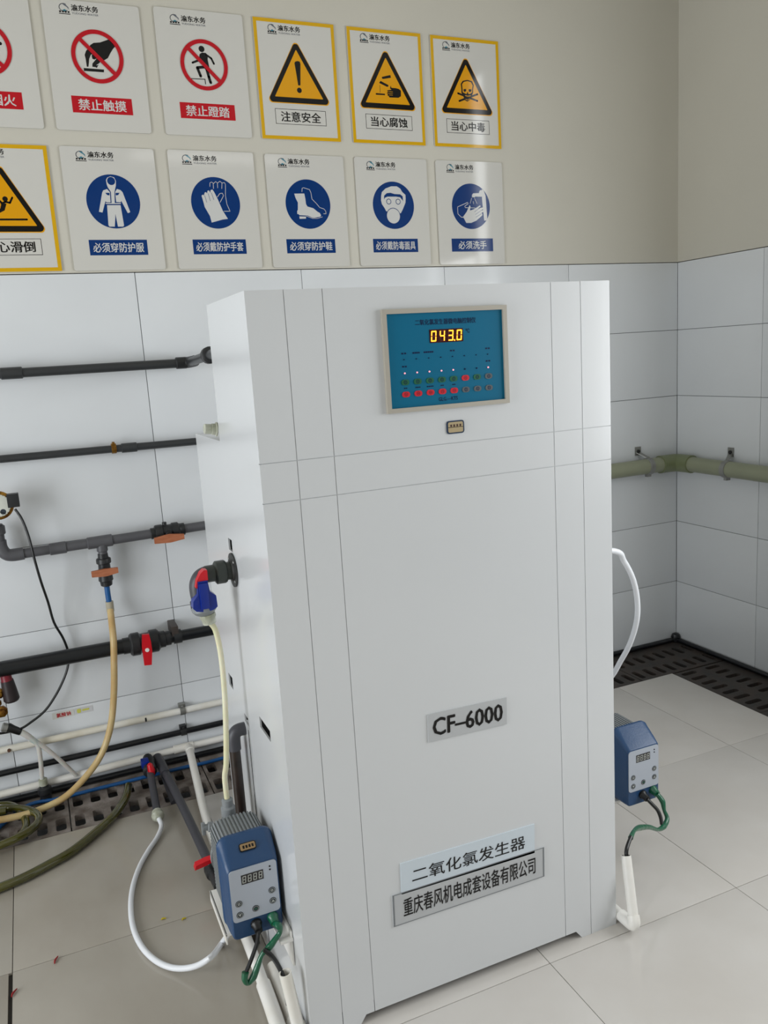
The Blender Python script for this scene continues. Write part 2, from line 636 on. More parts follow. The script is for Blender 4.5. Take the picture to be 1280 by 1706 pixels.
# ------------------------------------------------------------------ safety signs
PICT = {"touch":[["k","poly",[[199.7,285.8],[216.4,267.9],[203.6,254.9],[194.6,242.2],[185.3,227.0],[174.5,220.2],[158.7,213.0],[146.5,194.1],[143.0,196.3],[133.2,196.8],[134.4,206.5],[141.5,214.2],[150.0,223.2],[142.1,219.0],[136.1,221.0],[134.8,230.4],[137.9,235.4],[132.6,232.6],[126.2,220.2],[123.2,205.7],[120.8,195.9],[115.8,195.6],[115.1,219.4],[113.6,231.2],[119.2,243.5],[129.1,253.8],[135.1,262.6],[145.7,269.4],[165.8,272.2]]],["k","poly",[[105.5,191.2],[168.5,190.8],[167.4,182.3],[105.6,182.4]]],["w","line",[[147.5,202.6],[160.9,210.8]],2.0]],"climb":[["k","disc",[[148.9,278.7]],10.0],["k","poly",[[140.6,261.8],[149.0,267.3],[162.2,267.1],[168.2,260.2],[166.6,245.5],[169.7,223.7],[166.6,206.2],[158.8,208.2],[147.5,227.0],[140.3,233.8],[137.8,248.2]]],["k","line",[[161.7,262.2],[179.2,251.3],[186.9,234.7]],6.5],["k","line",[[113.9,233.1],[138.7,243.4]],6.5],["k","line",[[157.7,222.8],[128.1,218.3],[137.3,192.0]],9.0],["k","line",[[160.7,213.2],[165.1,191.4],[169.9,173.2]],9.0],["k","line",[[104.6,182.0],[151.0,183.1],[151.3,167.8]],2.5]],"attn":[["k","poly",[[140.9,257.8],[144.2,263.0],[152.9,265.7],[161.2,264.3],[163.4,256.9],[157.3,185.0],[148.8,184.5],[145.0,223.1]]],["k","disc",[[151.9,168.3]],9.0]],"corr":[["k","poly",[[130.7,235.0],[165.8,243.9],[167.5,234.3],[134.5,227.9],[130.4,230.1]]],["k","poly",[[124.0,220.7],[156.2,208.1],[154.4,202.4],[148.6,202.0],[117.8,213.5]]],["k","line",[[120.1,205.1],[119.8,180.7]],1.5],["k","poly",[[101.9,177.2],[139.7,177.0],[138.8,172.0],[102.1,171.6]]],["k","poly",[[149.2,189.8],[166.8,192.6],[161.2,196.7],[164.9,207.9],[167.2,199.5],[184.6,199.3],[196.2,197.6],[206.0,192.0],[204.8,172.2],[194.1,166.2],[156.3,165.2],[155.9,168.1],[149.5,172.7],[151.2,176.4],[147.1,179.9],[151.7,183.8]]],["y","line",[[153.3,185.9],[172.1,185.6]],1.2],["y","line",[[151.4,179.4],[171.7,180.1]],1.2],["y","line",[[155.4,173.7],[171.3,173.9]],1.2]],"tox":[["k","line",[[111.0,197.4],[196.4,174.5]],7.0],["k","line",[[115.5,169.9],[197.5,199.0]],7.0],["k","poly",[[124.6,232.1],[134.1,243.5],[155.1,248.5],[175.7,245.0],[182.5,230.9],[178.7,213.7],[178.3,203.9],[173.3,193.9],[161.9,176.2],[151.2,169.5],[140.9,173.7],[132.8,189.1],[126.0,200.8],[126.6,212.9]]],["y","poly",[[130.5,231.2],[138.3,240.2],[154.8,244.1],[171.1,241.1],[177.4,229.4],[174.3,215.8],[173.8,204.8],[164.5,198.2],[146.6,197.1],[132.0,202.3],[131.9,213.2]]],["k","poly",[[136.1,213.5],[146.9,215.3],[148.3,208.2],[140.9,203.6],[135.8,207.4]]],["k","poly",[[159.4,215.4],[171.3,214.9],[171.0,208.3],[163.3,204.2],[158.5,208.8]]],["k","poly",[[153.6,206.1],[157.3,196.6],[148.0,196.7]]],["y","line",[[143.3,190.9],[153.6,189.1],[165.7,191.5]],3.0],["y","line",[[143.2,177.5],[152.9,175.2],[162.1,179.8]],2.0]],"slip":[["k","disc",[[155.7,225.6]],8.0],["k","line",[[177.3,230.0],[168.4,213.7],[155.5,217.0],[143.6,211.1]],6.0],["k","poly",[[143.9,213.4],[158.0,211.3],[149.7,190.4],[135.4,183.4],[118.3,187.8],[130.6,197.1],[137.0,194.9]]],["k","line",[[122.4,185.5],[107.0,169.3]],8.0],["k","line",[[143.9,213.4],[134.4,224.8],[126.2,213.2]],6.0],["k","line",[[88.5,162.3],[212.2,163.0]],6.0]],"suit":[["w","poly",[[134.8,289.7],[139.1,297.6],[149.8,302.3],[161.8,299.2],[166.2,288.2],[164.4,272.5],[157.4,252.2],[154.5,217.4],[173.9,217.6],[173.5,214.7],[125.7,214.1],[125.0,217.0],[144.2,217.2],[146.1,252.0],[137.8,267.5],[135.4,276.4]]],["b","disc",[[150.9,287.4]],13.0],["w","poly",[[134.8,261.9],[142.7,252.0],[141.1,219.4],[127.5,219.3],[125.3,223.7],[111.2,186.5],[100.2,189.1],[117.6,249.3],[121.9,257.2]]],["w","poly",[[166.6,262.5],[177.6,259.3],[183.7,252.7],[201.5,188.5],[193.1,185.4],[175.9,225.1],[174.1,219.9],[159.4,220.8],[159.7,252.3]]],["w","poly",[[128.7,210.3],[172.4,210.8],[176.2,145.0],[173.0,141.6],[155.8,141.6],[152.6,182.4],[145.5,141.5],[128.4,141.5],[125.6,146.0]]],["b","poly",[[127.7,249.5],[141.3,249.7],[140.3,241.2],[132.6,242.8]]],["b","poly",[[160.6,250.0],[173.8,250.3],[168.9,243.4],[160.7,241.5]]]],"glove":[["w","poly",[[102.9,245.7],[108.2,249.3],[111.5,245.8],[115.1,256.4],[120.1,257.6],[123.4,253.0],[125.6,262.4],[130.6,263.7],[134.8,255.6],[136.9,265.0],[143.3,266.7],[148.7,258.1],[158.8,234.8],[172.5,197.2],[188.6,168.8],[169.4,166.3],[129.6,156.1],[125.6,177.9],[110.2,208.3],[107.9,222.4]]],["b","line",[[114.0,245.9],[119.1,223.7]],1.4],["b","line",[[127.1,253.1],[132.0,228.6]],1.4],["b","line",[[138.5,255.6],[144.8,232.3]],1.4],["w","line",[[135.2,276.6],[136.4,288.3],[142.1,291.5],[148.0,288.5],[147.4,269.8]],1.8],["w","line",[[149.0,286.2],[157.2,293.4],[162.9,288.9],[162.5,272.5]],1.8],["w","line",[[164.2,288.9],[172.3,294.9],[179.2,289.2],[176.8,270.4]],1.8],["w","line",[[179.2,289.2],[188.1,290.6],[191.2,284.8],[187.5,247.0],[189.7,218.7],[198.7,194.6],[177.3,194.4]],1.8],["w","line",[[158.2,241.9],[168.1,253.8],[177.0,255.1],[180.5,246.9],[166.4,224.3]],1.8]],"wash":[["w","poly",[[156.7,257.0],[157.1,265.6],[162.8,271.9],[189.7,273.1],[189.9,277.3],[194.7,284.1],[203.7,283.8],[202.5,259.5],[171.1,259.7],[169.5,256.5]]],["w","poly",[[202.4,288.7],[211.2,283.9],[219.3,264.2],[224.1,169.3],[208.9,168.0],[203.1,239.1]]],["w","poly",[[144.3,227.2],[148.5,221.1],[144.8,206.1],[162.9,211.3],[192.0,226.5],[195.7,222.8],[180.9,214.0],[206.7,219.2],[211.1,215.5],[192.5,205.4],[209.3,209.3],[210.6,204.3],[198.2,197.9],[201.0,193.0],[200.8,188.0],[172.8,167.8],[148.4,158.9],[126.1,158.8],[112.5,182.3],[129.7,201.1]]],["w","line",[[113.8,179.9],[103.5,181.0],[89.5,193.3],[89.3,219.2],[135.9,237.0],[137.7,232.0],[121.8,222.0],[124.5,217.1],[169.1,216.3]],2.2],["w","line",[[154.5,253.3],[147.6,233.4]],2.0],["w","line",[[167.9,253.5],[178.8,232.6]],2.0],["w","line",[[161.3,241.0],[162.3,231.1]],2.0],["b","line",[[165.4,201.4],[193.1,217.8]],1.2],["b","line",[[169.4,191.5],[195.6,206.6]],1.2],["b","line",[[170.4,180.3],[196.5,194.2]],1.2]],"boot":[["w","poly",[[100.3,258.1],[138.7,259.2],[141.3,242.1],[142.4,222.5],[147.1,213.9],[169.8,208.0],[185.3,195.8],[193.2,192.1],[198.0,183.5],[194.9,178.5],[172.5,174.6],[164.3,174.5],[145.8,181.8],[113.3,183.3],[111.4,186.5],[105.6,187.7],[106.4,197.5],[109.5,202.5],[111.6,227.0],[103.7,244.0]]],["w","poly",[[113.0,179.1],[138.7,178.6],[138.1,171.2],[113.6,170.5]]],["w","line",[[140.2,180.1],[164.1,172.1],[183.3,172.2],[203.1,178.0]],1.5],["w","line",[[130.2,265.2],[132.1,277.4],[137.6,279.3],[160.2,273.1],[164.7,262.1],[167.0,240.1],[182.2,225.5],[194.7,210.8],[210.9,206.0],[217.2,198.6],[217.9,189.1],[208.2,189.0]],2.0]],"mask":[["w","poly",[[101.1,256.8],[104.9,269.6],[120.5,282.6],[144.6,291.2],[168.3,291.7],[182.6,283.8],[190.7,271.1],[203.6,261.0],[203.6,248.2],[201.8,232.6],[189.8,209.2],[179.8,193.6],[146.8,190.7],[117.9,200.8],[112.7,211.0],[102.0,226.2],[99.3,238.9]]],["b","poly",[[111.9,243.0],[113.5,257.0],[125.2,266.1],[140.1,267.7],[157.5,263.4],[181.2,262.7],[191.2,255.7],[192.2,238.2],[180.5,251.7],[162.8,254.0],[127.3,253.4],[116.8,249.4]]],["b","disc",[[131.4,235.6]],10.5],["w","disc",[[131.4,235.6]],8.0],["b","disc",[[170.6,235.6]],10.5],["w","disc",[[170.6,235.6]],8.0],["b","disc",[[147.5,183.5]],29.5],["w","disc",[[147.5,183.0]],27.5]],"fire":[["k","disc",[[203.1,244.9]],5.0],["k","line",[[118,196],[163,238]],6.0],["k","poly",[[160,232],[172,232],[184,246],[182,262],[172,280],[168,266],[158,256],[154,242]]]]}
INK = {'k': INKK, 'r': INKR, 'b': INKB, 'y': INKY, 'w': INKW}


def put_pict(b, key, y0, layer):
    for col, kind, pts, *r in PICT[key]:
        P = [(x / 1000, z / 1000) for x, z in pts]
        y = y0 - .00006 * layer
        layer += 1
        if kind == 'poly':
            b.sheet([P], y, None, INK[col])
        elif kind == 'disc':
            b.sheet([circ(P[0][0], P[0][1], r[0] / 1000, 24)], y, None, INK[col])
        else:
            for q in stroke(P, r[0] / 1000):
                b.sheet([q], y, None, INK[col])


def ring(b, cx, cz, r0, r1, y, m, n=56):
    vs = []
    fs = []
    for k in range(n):
        a = 2 * math.pi * k / n
        vs += [(cx + r0 * math.cos(a), y, cz + r0 * math.sin(a)), (cx + r1 * math.cos(a), y, cz + r1 * math.sin(a))]
    for k in range(n):
        j = (k + 1) % n
        fs.append((2 * k, 2 * k + 1, 2 * j + 1, 2 * j))
    b.add(vs, fs, m)


def rtri(cx, top, base, half, r):
    P = [Vector((cx, top)), Vector((cx - half, base)), Vector((cx + half, base))]
    out = []
    for i in range(3):
        p, a, c = P[i], P[i - 1], P[(i + 1) % 3]
        d1 = (a - p).normalized()
        d2 = (c - p).normalized()
        h = math.acos(max(-1, min(1, d1.dot(d2)))) / 2
        L = r / math.tan(h)
        ce = p + (d1 + d2).normalized() * (r / math.sin(h))
        s0 = p + d1 * L - ce
        s1 = p + d2 * L - ce
        for k in range(6):
            v = s0.lerp(s1, k / 5).normalized() * r
            out.append((ce.x + v.x, ce.y + v.y))
    return out


TH = .005


def sign(key, x, z, kind, text, label, h=.398, w=.300, tilt=0.0):
    t = thing('safety_sign', label, 'sign', (x + w / 2, -.0008, z + h / 2), 'acrylic safety signs on the back wall')
    t.rotation_euler = (0, tilt, 0)
    f = Vector((-w / 2, 0, -h / 2))

    def part(b, n, **k):
        o = b.build(n, t, **k)
        o.location = f
        return o
    b = MB()
    b.sheet([rrect(0, 0, w, h, .008)], -TH, 0, ACRY)
    part(b, 'plate')
    y = -TH - .0003
    if kind == 'warn':
        b = MB()
        b.sheet([rect(.0005, .0005, w - .0005, h - .0005), rect(.0125, .0125, w - .0125, h - .0125)[::-1]], y, None, INKBORD)
        part(b, 'border', smooth=False)
        b = MB()
        b.sheet([rtri(.150, .338, .122, .122, .012)], y, None, INKY)
        b.sheet([rtri(.150, .334, .125, .119, .012)], y - .00008, None, INKK)
        b.sheet([rtri(.150, .303, .143, .091, .0015)], y - .00016, None, INKY)
        put_pict(b, key, y - .00024, 0)
        part(b, 'pictogram', smooth=False)
    elif kind == 'ban':
        b = MB()
        put_pict(b, key, y, 0)
        yy = y - .00006 * 30
        ring(b, .153, .228, .068, .081, yy, INKR)
        for q in stroke([(.153 - .050, .228 + .050), (.153 + .052, .228 - .052)], .0125)[:1]:
            b.sheet([q], yy - .0001, None, INKR)
        part(b, 'pictogram', smooth=False)
    else:
        b = MB()
        b.sheet([circ(.151, .222, .0865, 56)], y, None, INKB)
        put_pict(b, key, y - .0001, 0)
        part(b, 'pictogram', smooth=False)
    b = MB()
    n = len(text)
    if kind == 'warn':
        b.sheet([rect(.055, .052, .2465, .1035), rect(.0566, .0536, .2449, .1019)[::-1]], y, None, INKK)
        part(b, 'caption_frame', smooth=False)
    else:
        z0, z1, m = (.0545, .1055, INKR) if kind == 'ban' else (.049, .099, INKB)
        b.sheet([rect(.056, z0, .246, z1)], y, None, m)
        part(b, 'caption_strip', smooth=False)
    b = MB()
    big = kind != 'must'
    cz = .078 if kind == 'warn' else .080 if kind == 'ban' else .074
    wd = .150 if big else {4: .128, 6: .165, 7: .168}[n]
    lettering(b, text, .151, cz, wd, .034 if big else .031, y - .0003, INKK if kind == 'warn' else INKW, bold=.018)
    part(b, 'caption_text', smooth=False)
    b = MB()
    gx = .0505 if kind != 'must' else .047
    gz = .3485
    # emblem: open swirl over a small line of characters
    b_pts = [(gx + .016 + .0135 * math.cos(a), gz + .0185 + .0115 * math.sin(a)) for a in [math.radians(d) for d in range(60, 330, 15)]]
    for q in stroke(b_pts, .0022):
        b.sheet([q], y, None, INKG)
    sw = [(gx + .012, gz + .029), (gx + .022, gz + .0285), (gx + .0305, gz + .020), (gx + .031, gz + .013), (gx + .026, gz + .020), (gx + .019, gz + .024)]
    b.sheet([sw], y - .0001, None, INKT if kind == 'must' else INKG)
    b.sheet([[(gx + .010, gz + .010), (gx + .018, gz + .014), (gx + .024, gz + .010), (gx + .017, gz + .008)]], y - .0001, None, INKT)
    for k in range(4):
        b.sheet([rect(gx + .001 + k * .0085, gz + .0035, gx + .0065 + k * .0085, gz + .0085)], y - .0002, None, INKK)
    b.sheet([rect(gx, gz - .001, gx + .034, gz + .0012)], y - .0002, None, INKK)
    lettering(b, '渝东水务', gx + .0795, gz + .0205, .082, .0185, y, INKK, bold=.03)
    lettering(b, 'YUDONG WATER', gx + .0795, gz + .0042, .081, .0058, y, INKG, bold=.01)
    part(b, 'logo_print', smooth=False)
    return t


TZ, LZ = 2.2505, 1.808
sign('fire', -2.929, TZ, 'ban', '禁止烟火', 'cut-off red prohibition sign at the left edge of the top row')
sign('touch', -2.591, TZ, 'ban', '禁止触摸', 'red prohibition sign with a crossed-out hand pressing down', h=.3905)
sign('climb', -2.243, TZ, 'ban', '禁止蹬踏', 'red prohibition sign with a crossed-out man stepping up')
sign('attn', -1.906, TZ, 'warn', '注意安全', 'yellow-bordered warning sign with an exclamation mark')
sign('corr', -1.557, TZ, 'warn', '当心腐蚀', 'yellow-bordered warning sign with liquid dripping on a hand')
sign('tox', -1.217, TZ, 'warn', '当心中毒', 'yellow-bordered warning sign with a skull and crossed bones')
sign('slip', -2.930, LZ, 'warn', '当心滑倒', 'cut-off yellow slipping warning sign at the left edge of the lower row', h=.392)
sign('suit', -2.592, LZ, 'must', '必须穿防护服', 'blue mandatory sign with white protective overalls', h=.393)
sign('glove', -2.246, LZ, 'must', '必须戴防护手套', 'blue mandatory sign with a pair of gloves', h=.394)
sign('boot', -1.904, LZ, 'must', '必须穿防护鞋', 'blue mandatory sign with a white boot', h=.392)
sign('mask', -1.559, LZ, 'must', '必须戴防毒面具', 'blue mandatory sign with a head in a gas mask', h=.393)
sign('wash', -1.219, LZ, 'must', '必须洗手', 'blue mandatory sign with hands under a tap', h=.392)

# ------------------------------------------------------------------ the generator cabinet
CX0, CX1, CY, CB, CB2, CH = -2.4108, -1.588, -1.502, -1.168, -0.882, 1.5985
cab = thing('generator_cabinet', 'tall white steel cabinet with a teal control panel, standing on the tiled floor', 'cabinet', ((CX0 + CX1) / 2, (CY + CB2) / 2, 0))
LOC = -cab.location


def cpart(b, n, parent=cab, **k):
    o = b.build(n, parent, **k)
    if parent is cab:
        o.location = LOC
    return o


def side(x, th):
    """maps sheet (a, thickness, c) onto a plate in the y,z plane; a grows with -y"""
    return lambda a, y, c: (x + y, -a, c)


# left side plate with its slots and the opening at the bottom rear
YS = lambda y: -y
outer = [(1.496, 0), (1.496, CH), (1.168, CH), (1.168, 1.300), (.882, 1.300), (.882, 0)]
outer = outer[::-1]
holes = []
for ya, yb, za, zb in ((-1.190, -1.168, 1.048, 1.072), (-1.035, -.990, .655, .687), (-1.176, -1.138, .612, .632), (-1.384, -1.296, .661, .687)):
    holes.append(rect(-yb, za, -ya, zb)[::-1])
holes[0] = rect(1.152, 1.046, 1.188, 1.074)[::-1]
b = MB()
ar = sum(outer[i][0] * outer[(i + 1) % len(outer)][1] - outer[(i + 1) % len(outer)][0] * outer[i][1] for i in range(len(outer)))
if ar < 0:
    outer = outer[::-1]
b.sheet([outer] + holes, CX0, CX0 + .004, WHITE, M=lambda a, y, c: (y, -a, c))
cpart(b, 'side_panel', smooth=False)
b = MB()
out2 = [(1.496, 0), (1.496, CH), (1.168, CH), (1.168, 1.300), (.882, 1.300), (.882, 0)][::-1]
b.sheet([out2], CX1, CX1 - .004, WHITE, M=lambda a, y, c: (y, -a, c))
cpart(b, 'side_panel', smooth=False)
# seam and return strip of the rear cover on the left side
b = MB()
b.box((CX0 - .0010, -1.1685, .0), (CX0 + .002, -1.1665, .600), DARK)
cpart(b, 'cover_seam', smooth=False)
b = MB()
b.box((CX0 + .003, CY + .002, CH - .004), (CX1 - .003, CB, CH), WHITE, bev=.0015)
cpart(b, 'top_panel')
b = MB()
b.box((CX0 + .003, CB, 1.296), (CX1 - .003, CB2, 1.300), WHITE, bev=.0015)
cpart(b, 'ledge_panel')
b = MB()
b.box((CX0 + .004, CB - .004, 1.300), (CX1 - .004, CB, CH - .004), WHITE)
b.box((CX0 + .004, CB2 - .004, .60), (CX1 - .004, CB2, 1.296), WHITE)
cpart(b, 'back_panel', smooth=False)
b = MB()
b.box((CX0 + .06, CY + .03, .20), (CX1 - .06, CB2 - .10, 1.27), DARK)  # dark box added inside so the interior reads as black
cpart(b, 'dark_filler', smooth=False)
# front: folded panels separated by pressed grooves
gx = [CX0, -2.3365, -2.260, -1.743, -1.666, CX1]
gz = [0.0, 1.2015, 1.2785, CH]
G = .0008
for i in range(5):
    for j in range(3):
        x0, x1 = gx[i] + (0 if i == 0 else G), gx[i + 1] - (0 if i == 4 else G)
        z0, z1 = gz[j] + (0 if j == 0 else G), gz[j + 1] - (0 if j == 2 else G)
        b = MB()
        if j == 0 and i in (1, 2, 3):
            if i == 2:
                P = rect(x0, .0225, x1, z1)
            elif i == 1:
                P = [(x0, 0), (-2.297, 0), (-2.281, .0225), (x1, .0225), (x1, z1), (x0, z1)]
            else:
                P = [(x0, .0225), (-1.712, .0225), (-1.694, 0), (x1, 0), (x1, z1), (x0, z1)]
        else:
            P = rect(x0, z0, x1, z1)
        b.sheet([P], CY, CY + .006, WHITE)
        cpart(b, 'front_panel', smooth=False)
b = MB()
b.box((CX0 + .004, CY + .0018, .05), (CX1 - .004, CY + .010, CH - .004), WHITE2)
cpart(b, 'front_backing', smooth=False)
# control panel
cp = thing('control_panel', None, None)
cp.parent = cab
cp.location = Vector((-2.0005, CY, 1.453)) + LOC
b = MB()
b.sheet([rect(-.142, -.1015, .142, .1015), rect(-.1325, -.0925, .1325, .0925)[::-1]], -.008, .0, FRAME)
b.build('panel_frame', cp, smooth=False)
b = MB()
b.sheet([rect(-.1325, -.0925, .1325, .0925)], -.003, 0, TEAL)
b.build('panel_overlay', cp, smooth=False)
for nm, tx_, a_ in (('title_print', '二氧化氯发生器微电脑控制仪', (0, .0740, .139, .0112)), ('unit_print', '℃', (.0495, .0530, .0085, .0085)), ('model_print', 'GLG.—KTS', (-.0025, -.0815, .044, .0075))):
    b = MB()
    lettering(b, tx_, a_[0], a_[1], a_[2], a_[3], -.0034, NAVY, bold=.012)
    b.build(nm, cp, smooth=False)
b = MB()
b.sheet([rect(-.0387, .0325, .0380, .0588)], -.0038, -.003, SEGO)
for k, ch in enumerate('0430'):
    digit(b, '8', -.0295 + k * .0195, .0456, .0122, .0215, -.0040, mat('off_segment', (84, 16, 14), .3))
    digit(b, ch, -.0295 + k * .0195, .0456, .0122, .0215, -.0042, SEGR)
b.sheet([circ(.0178, .0358, .0017, 10)], -.0042, None, SEGR)
b.build('temperature_display', cp, smooth=False)
# lamps, keys (columns read off the panel)
colx = [-.0980, -.0705, -.0427, -.0153, .0119, .0394, .0673, .0949]
lit = [1, 1, 1, 1, 1, 0, 0, 1]
top = ['g', 'g', 'g', 'g', 'g', 'r', 'g', 'k']
bot = ['r', 'r', 'r', 'r', 'r', 'k', 'k', 'k']
KM = {'g': KGREEN, 'r': KRED, 'k': KGREY}
bt = MB()
for k, x in enumerate(colx):
    z_up = .0031
    bl = MB()
    bl.lathe((x, -.003, z_up), (0, -1, 0), [(0, .0013), (.0012, .0011)], NAVY, 10)
    bl.build('lamp', cp)
    bl = MB()
    z_l = -.0240
    bl.lathe((x, -.003, z_l), (0, -1, 0), [(0, .0017), (.0016, .0014), (.0022, .0006)], LEDP if lit[k] else NAVY, 12)
    o = bl.build('lamp', cp)
    if lit[k]:
        o['label'] = 'small lit red lamp'
    for row, z in ((top, -.0420), (bot, -.0660)):
        m = KM[row[k]]
        bl = MB()
        bl.sheet([rrect(x - .0088, z - .0056, x + .0088, z + .0056, .0055)], -.0042, -.003, m)
        o = bl.build('key', cp, smooth=False)
        o['label'] = {'g': 'green key', 'r': 'red key', 'k': 'dark grey key'}[row[k]]
        bl = MB()
        ring(bl, x, z, .0026, .0038, -.0044, NAVY if row[k] != 'r' else mat('dark_red_print', (130, 10, 26), .35), 16)
        bl.sheet([circ(x, z, .0010, 8)], -.0044, None, NAVY)
        bl.build('key_print', o, smooth=False)


def dashes(cx, z, n, w=.0042, gap=.0062, h=.0030):
    for i in range(n):
        c = cx + (i - (n - 1) / 2) * gap
        bt.sheet([rect(c - w / 2, z - h / 2, c + w / 2, z + h / 2)], -.0034, None, NAVY)


dashes(colx[0], .0150, 2)
dashes(colx[1], .0150, 4, .0035, .0042)
dashes(colx[2], .0150, 5, .0040, .0045)
dashes(colx[4], .0150, 2)
dashes(colx[7], .0150, 2)
dashes(colx[0], -.0108, 2)
dashes(colx[7], -.0108, 2)
for k, n in enumerate((2, 3, 4, 2, 2)):
    dashes(colx[k], -.0537, n, .0030, .0040, .0024)
tag(bt.build('small_print', cp, smooth=False), kind='stuff')
# badge and name plates
bd = MB()
bd.sheet([rrect(-.0205, -.0135, .0205, .0135, .005, 2)], -.002, 0, mat('badge_navy', (24, 46, 74), .35))
bd.sheet([rrect(-.0175, -.0108, .0175, .0108, .003, 2)], -.0023, None, mat('badge_gold', (176, 158, 122), .35))
bd.sheet([rect(-.0172, -.0006, .0172, .0004)], -.0025, None, INKK)
for k in range(4):
    bd.sheet([rect(-.0125 + k * .0072, .0010, -.0085 + k * .0072, .0058)], -.0025, None, mat('badge_print', (60, 30, 20), .4))
o = bd.build('badge', cab, smooth=False)
o.location = Vector((-1.9885, CY, 1.3115)) + LOC
o['label'] = 'small gold and navy badge'


def nameplate(name, cx, cz, w, h, text, tw, th, m, frame, rot=0.0, bold=.01, tx=0, lab=None, tz=0.):
    t = thing(name, None, None)
    t.parent = cab
    t.location = Vector((cx, CY, cz)) + LOC
    t.rotation_euler = (0, rot, 0)
    if lab:
        t['label'] = lab
    q = MB()
    q.sheet([rect(-w / 2, -h / 2, w / 2, h / 2)], -.0025, 0, m)
    if frame:
        q.sheet([rect(-w / 2 + .0003, -h / 2 + .0003, w / 2 - .0003, h / 2 - .0003), rect(-w / 2 + frame, -h / 2 + .002, w / 2 - frame, h / 2 - .002)[::-1]], -.0029, None, PLATEE)
    q.build('plate', t, smooth=False)
    q = MB()
    lettering(q, text, tx, tz, tw, th, -.0032, INKK, bold=bold)
    q.build('lettering', t, smooth=False)


nameplate('nameplate', -1.9905, .6600, .200, .064, 'CF–6000', .176, .040, PLATEG, 0, rot=.030, bold=.025, lab='grey plate lettered CF-6000')
nameplate('nameplate', -2.0020, .3215, .350, .075, '二氧化氯发生器', .296, .034, PLATEB, 0, rot=.026, bold=.004, lab='pale blue plate with seven characters', tz=.0)
nameplate('nameplate', -2.0015, .2510, .400, .078, '重庆春风机电成套设备有限公司', .348, .044, PLATEG, .004, rot=.018, bold=.012, lab='grey plate with fourteen characters', tx=.0)

# grey grey nut fitting near the ledge
b = MB()
b.lathe((CX0, -1.150, 1.326), (-1, 0, .12), [(0, .017), (.003, .017), (.004, .0135), (.012, .0135), (.0125, .012), (.028, .012), (.030, .009)], NYLON, 8)
o = cpart(b, 'outlet_fitting')
o['label'] = 'cloudy plastic outlet nut'

# elbow coming out of the back of the cabinet
b = MB()
b.tube([(CX0 + .002, -1.128, .588), (-2.424, -1.128, .588), (-2.434, -1.128, .584), (-2.440, -1.128, .572), (-2.441, -1.128, .540)], .0160, DGPVC, n=18)
o = cpart(b, 'drain_elbow')
o['label'] = 'dark grey elbow'
b = MB()
b.cyl((-2.441, -1.128, .545), (-2.441, -1.128, .0), .0135, mat('stained_pipe', (52, 40, 34), .35, var=.5, vscale=18, alt=(22, 18, 18)))
o = cpart(b, 'drain_pipe')
o['label'] = 'stained dark pipe'

# ------------------------------------------------------------------ valve on the cabinet's left side with its milky hose
VZ, VY = 1.003, -1.182
vt = thing('outlet_valve', 'dark elbow valve with blue and red handle on the cabinet side', 'valve', (CX0, VY, VZ))
VL = -vt.location


def vpart(b, n, lab=None):
    o = b.build(n, vt)
    o.location = VL
    if lab:
        o['label'] = lab
    return o


b = MB()
b.lathe((CX0 - .001, VY, VZ), (-1, 0, 0), [(0, .040), (.003, .040), (.004, .026), (.008, .024)], DZINC, 24)
for k in range(4):
    a = math.radians(45 + 90 * k)
    b.cyl((CX0 - .003, VY + .032 * math.cos(a), VZ + .032 * math.sin(a)), (CX0 - .006, VY + .032 * math.cos(a), VZ + .032 * math.sin(a)), .004, STEEL, 8)
vpart(b, 'flange')
b = MB()
b.lathe((CX0 - .006, VY, VZ), (-1, 0, 0), [(0, .021), (.012, .021), (.013, .025), (.016, .027), (.036, .027), (.039, .023), (.040, .0195), (.060, .0195)], OLIVEC, 16)
vpart(b, 'union')
b = MB()
b.tube([(CX0 - .050, VY, VZ), (CX0 - .064, VY, VZ), (CX0 - .078, VY, VZ - .006), (CX0 - .086, VY, VZ - .022), (CX0 - .086, VY, VZ - .045)], .0190, DGPVC, n=18)
b.lathe((CX0 - .086, VY, VZ - .040), (.15, -.05, -1), [(0, .0190), (.014, .020), (.016, .024), (.036, .026)], CONN, 18)
vpart(b, 'elbow')
b = MB()
b.lathe((CX0 - .079, VY - .006, VZ - .066), (.10, -.06, -1), [(0, .026), (.006, .0285), (.014, .0285), (.022, .022), (.026, .015)], PGREY, 24)
vpart(b, 'valve_body', 'light grey bottom of the valve body')
# handle: blue lever spreading over the body, red tongue at its top
b = MB()
o_ = Vector((CX0 - .080, VY - .028, VZ - .040))
lev = [(-.011, .034), (.011, .034), (.014, .008), (.027, -.004), (.028, -.030), (.018, -.036), (0, -.038), (-.020, -.034), (-.027, -.026), (-.025, -.010), (-.013, .004)]
b.sheet([[(x, z) for x, z in lev[::-1]]], -.006, .022, BLUE, M=lambda x, y, z: (o_.x + x, o_.y + y - .20 * z * 0, o_.z + z))
b.box((o_.x - .010, o_.y - .012, o_.z - .030), (o_.x + .010, o_.y - .004, o_.z + .030), BLUE, bev=.003)
vpart(b, 'handle', 'blue handle')
b = MB()
tg = [(-.016, .020), (-.012, .036), (-.002, .052), (.006, .058), (.013, .057), (.013, .034), (-.008, .033), (-.013, .018)]
b.sheet([tg[::-1]], -.004, .018, RED, M=lambda x, y, z: (o_.x + x, o_.y + y, o_.z + z))
vpart(b, 'handle_tip', 'red handle tip')
b = MB()
b.lathe((CX0 - .073, VY - .006, VZ - .088), (.16, 0, -1), [(0, .014), (.003, .0185), (.012, .0185), (.016, .016), (.026, .0155), (.028, .010)], NYLON, 10)
vpart(b, 'hose_nut', 'cloudy white hose nut')
PLX, PLY, PLZ = -2.4775, -1.38, .213     # left pump: bottom centre of its front
b = MB()
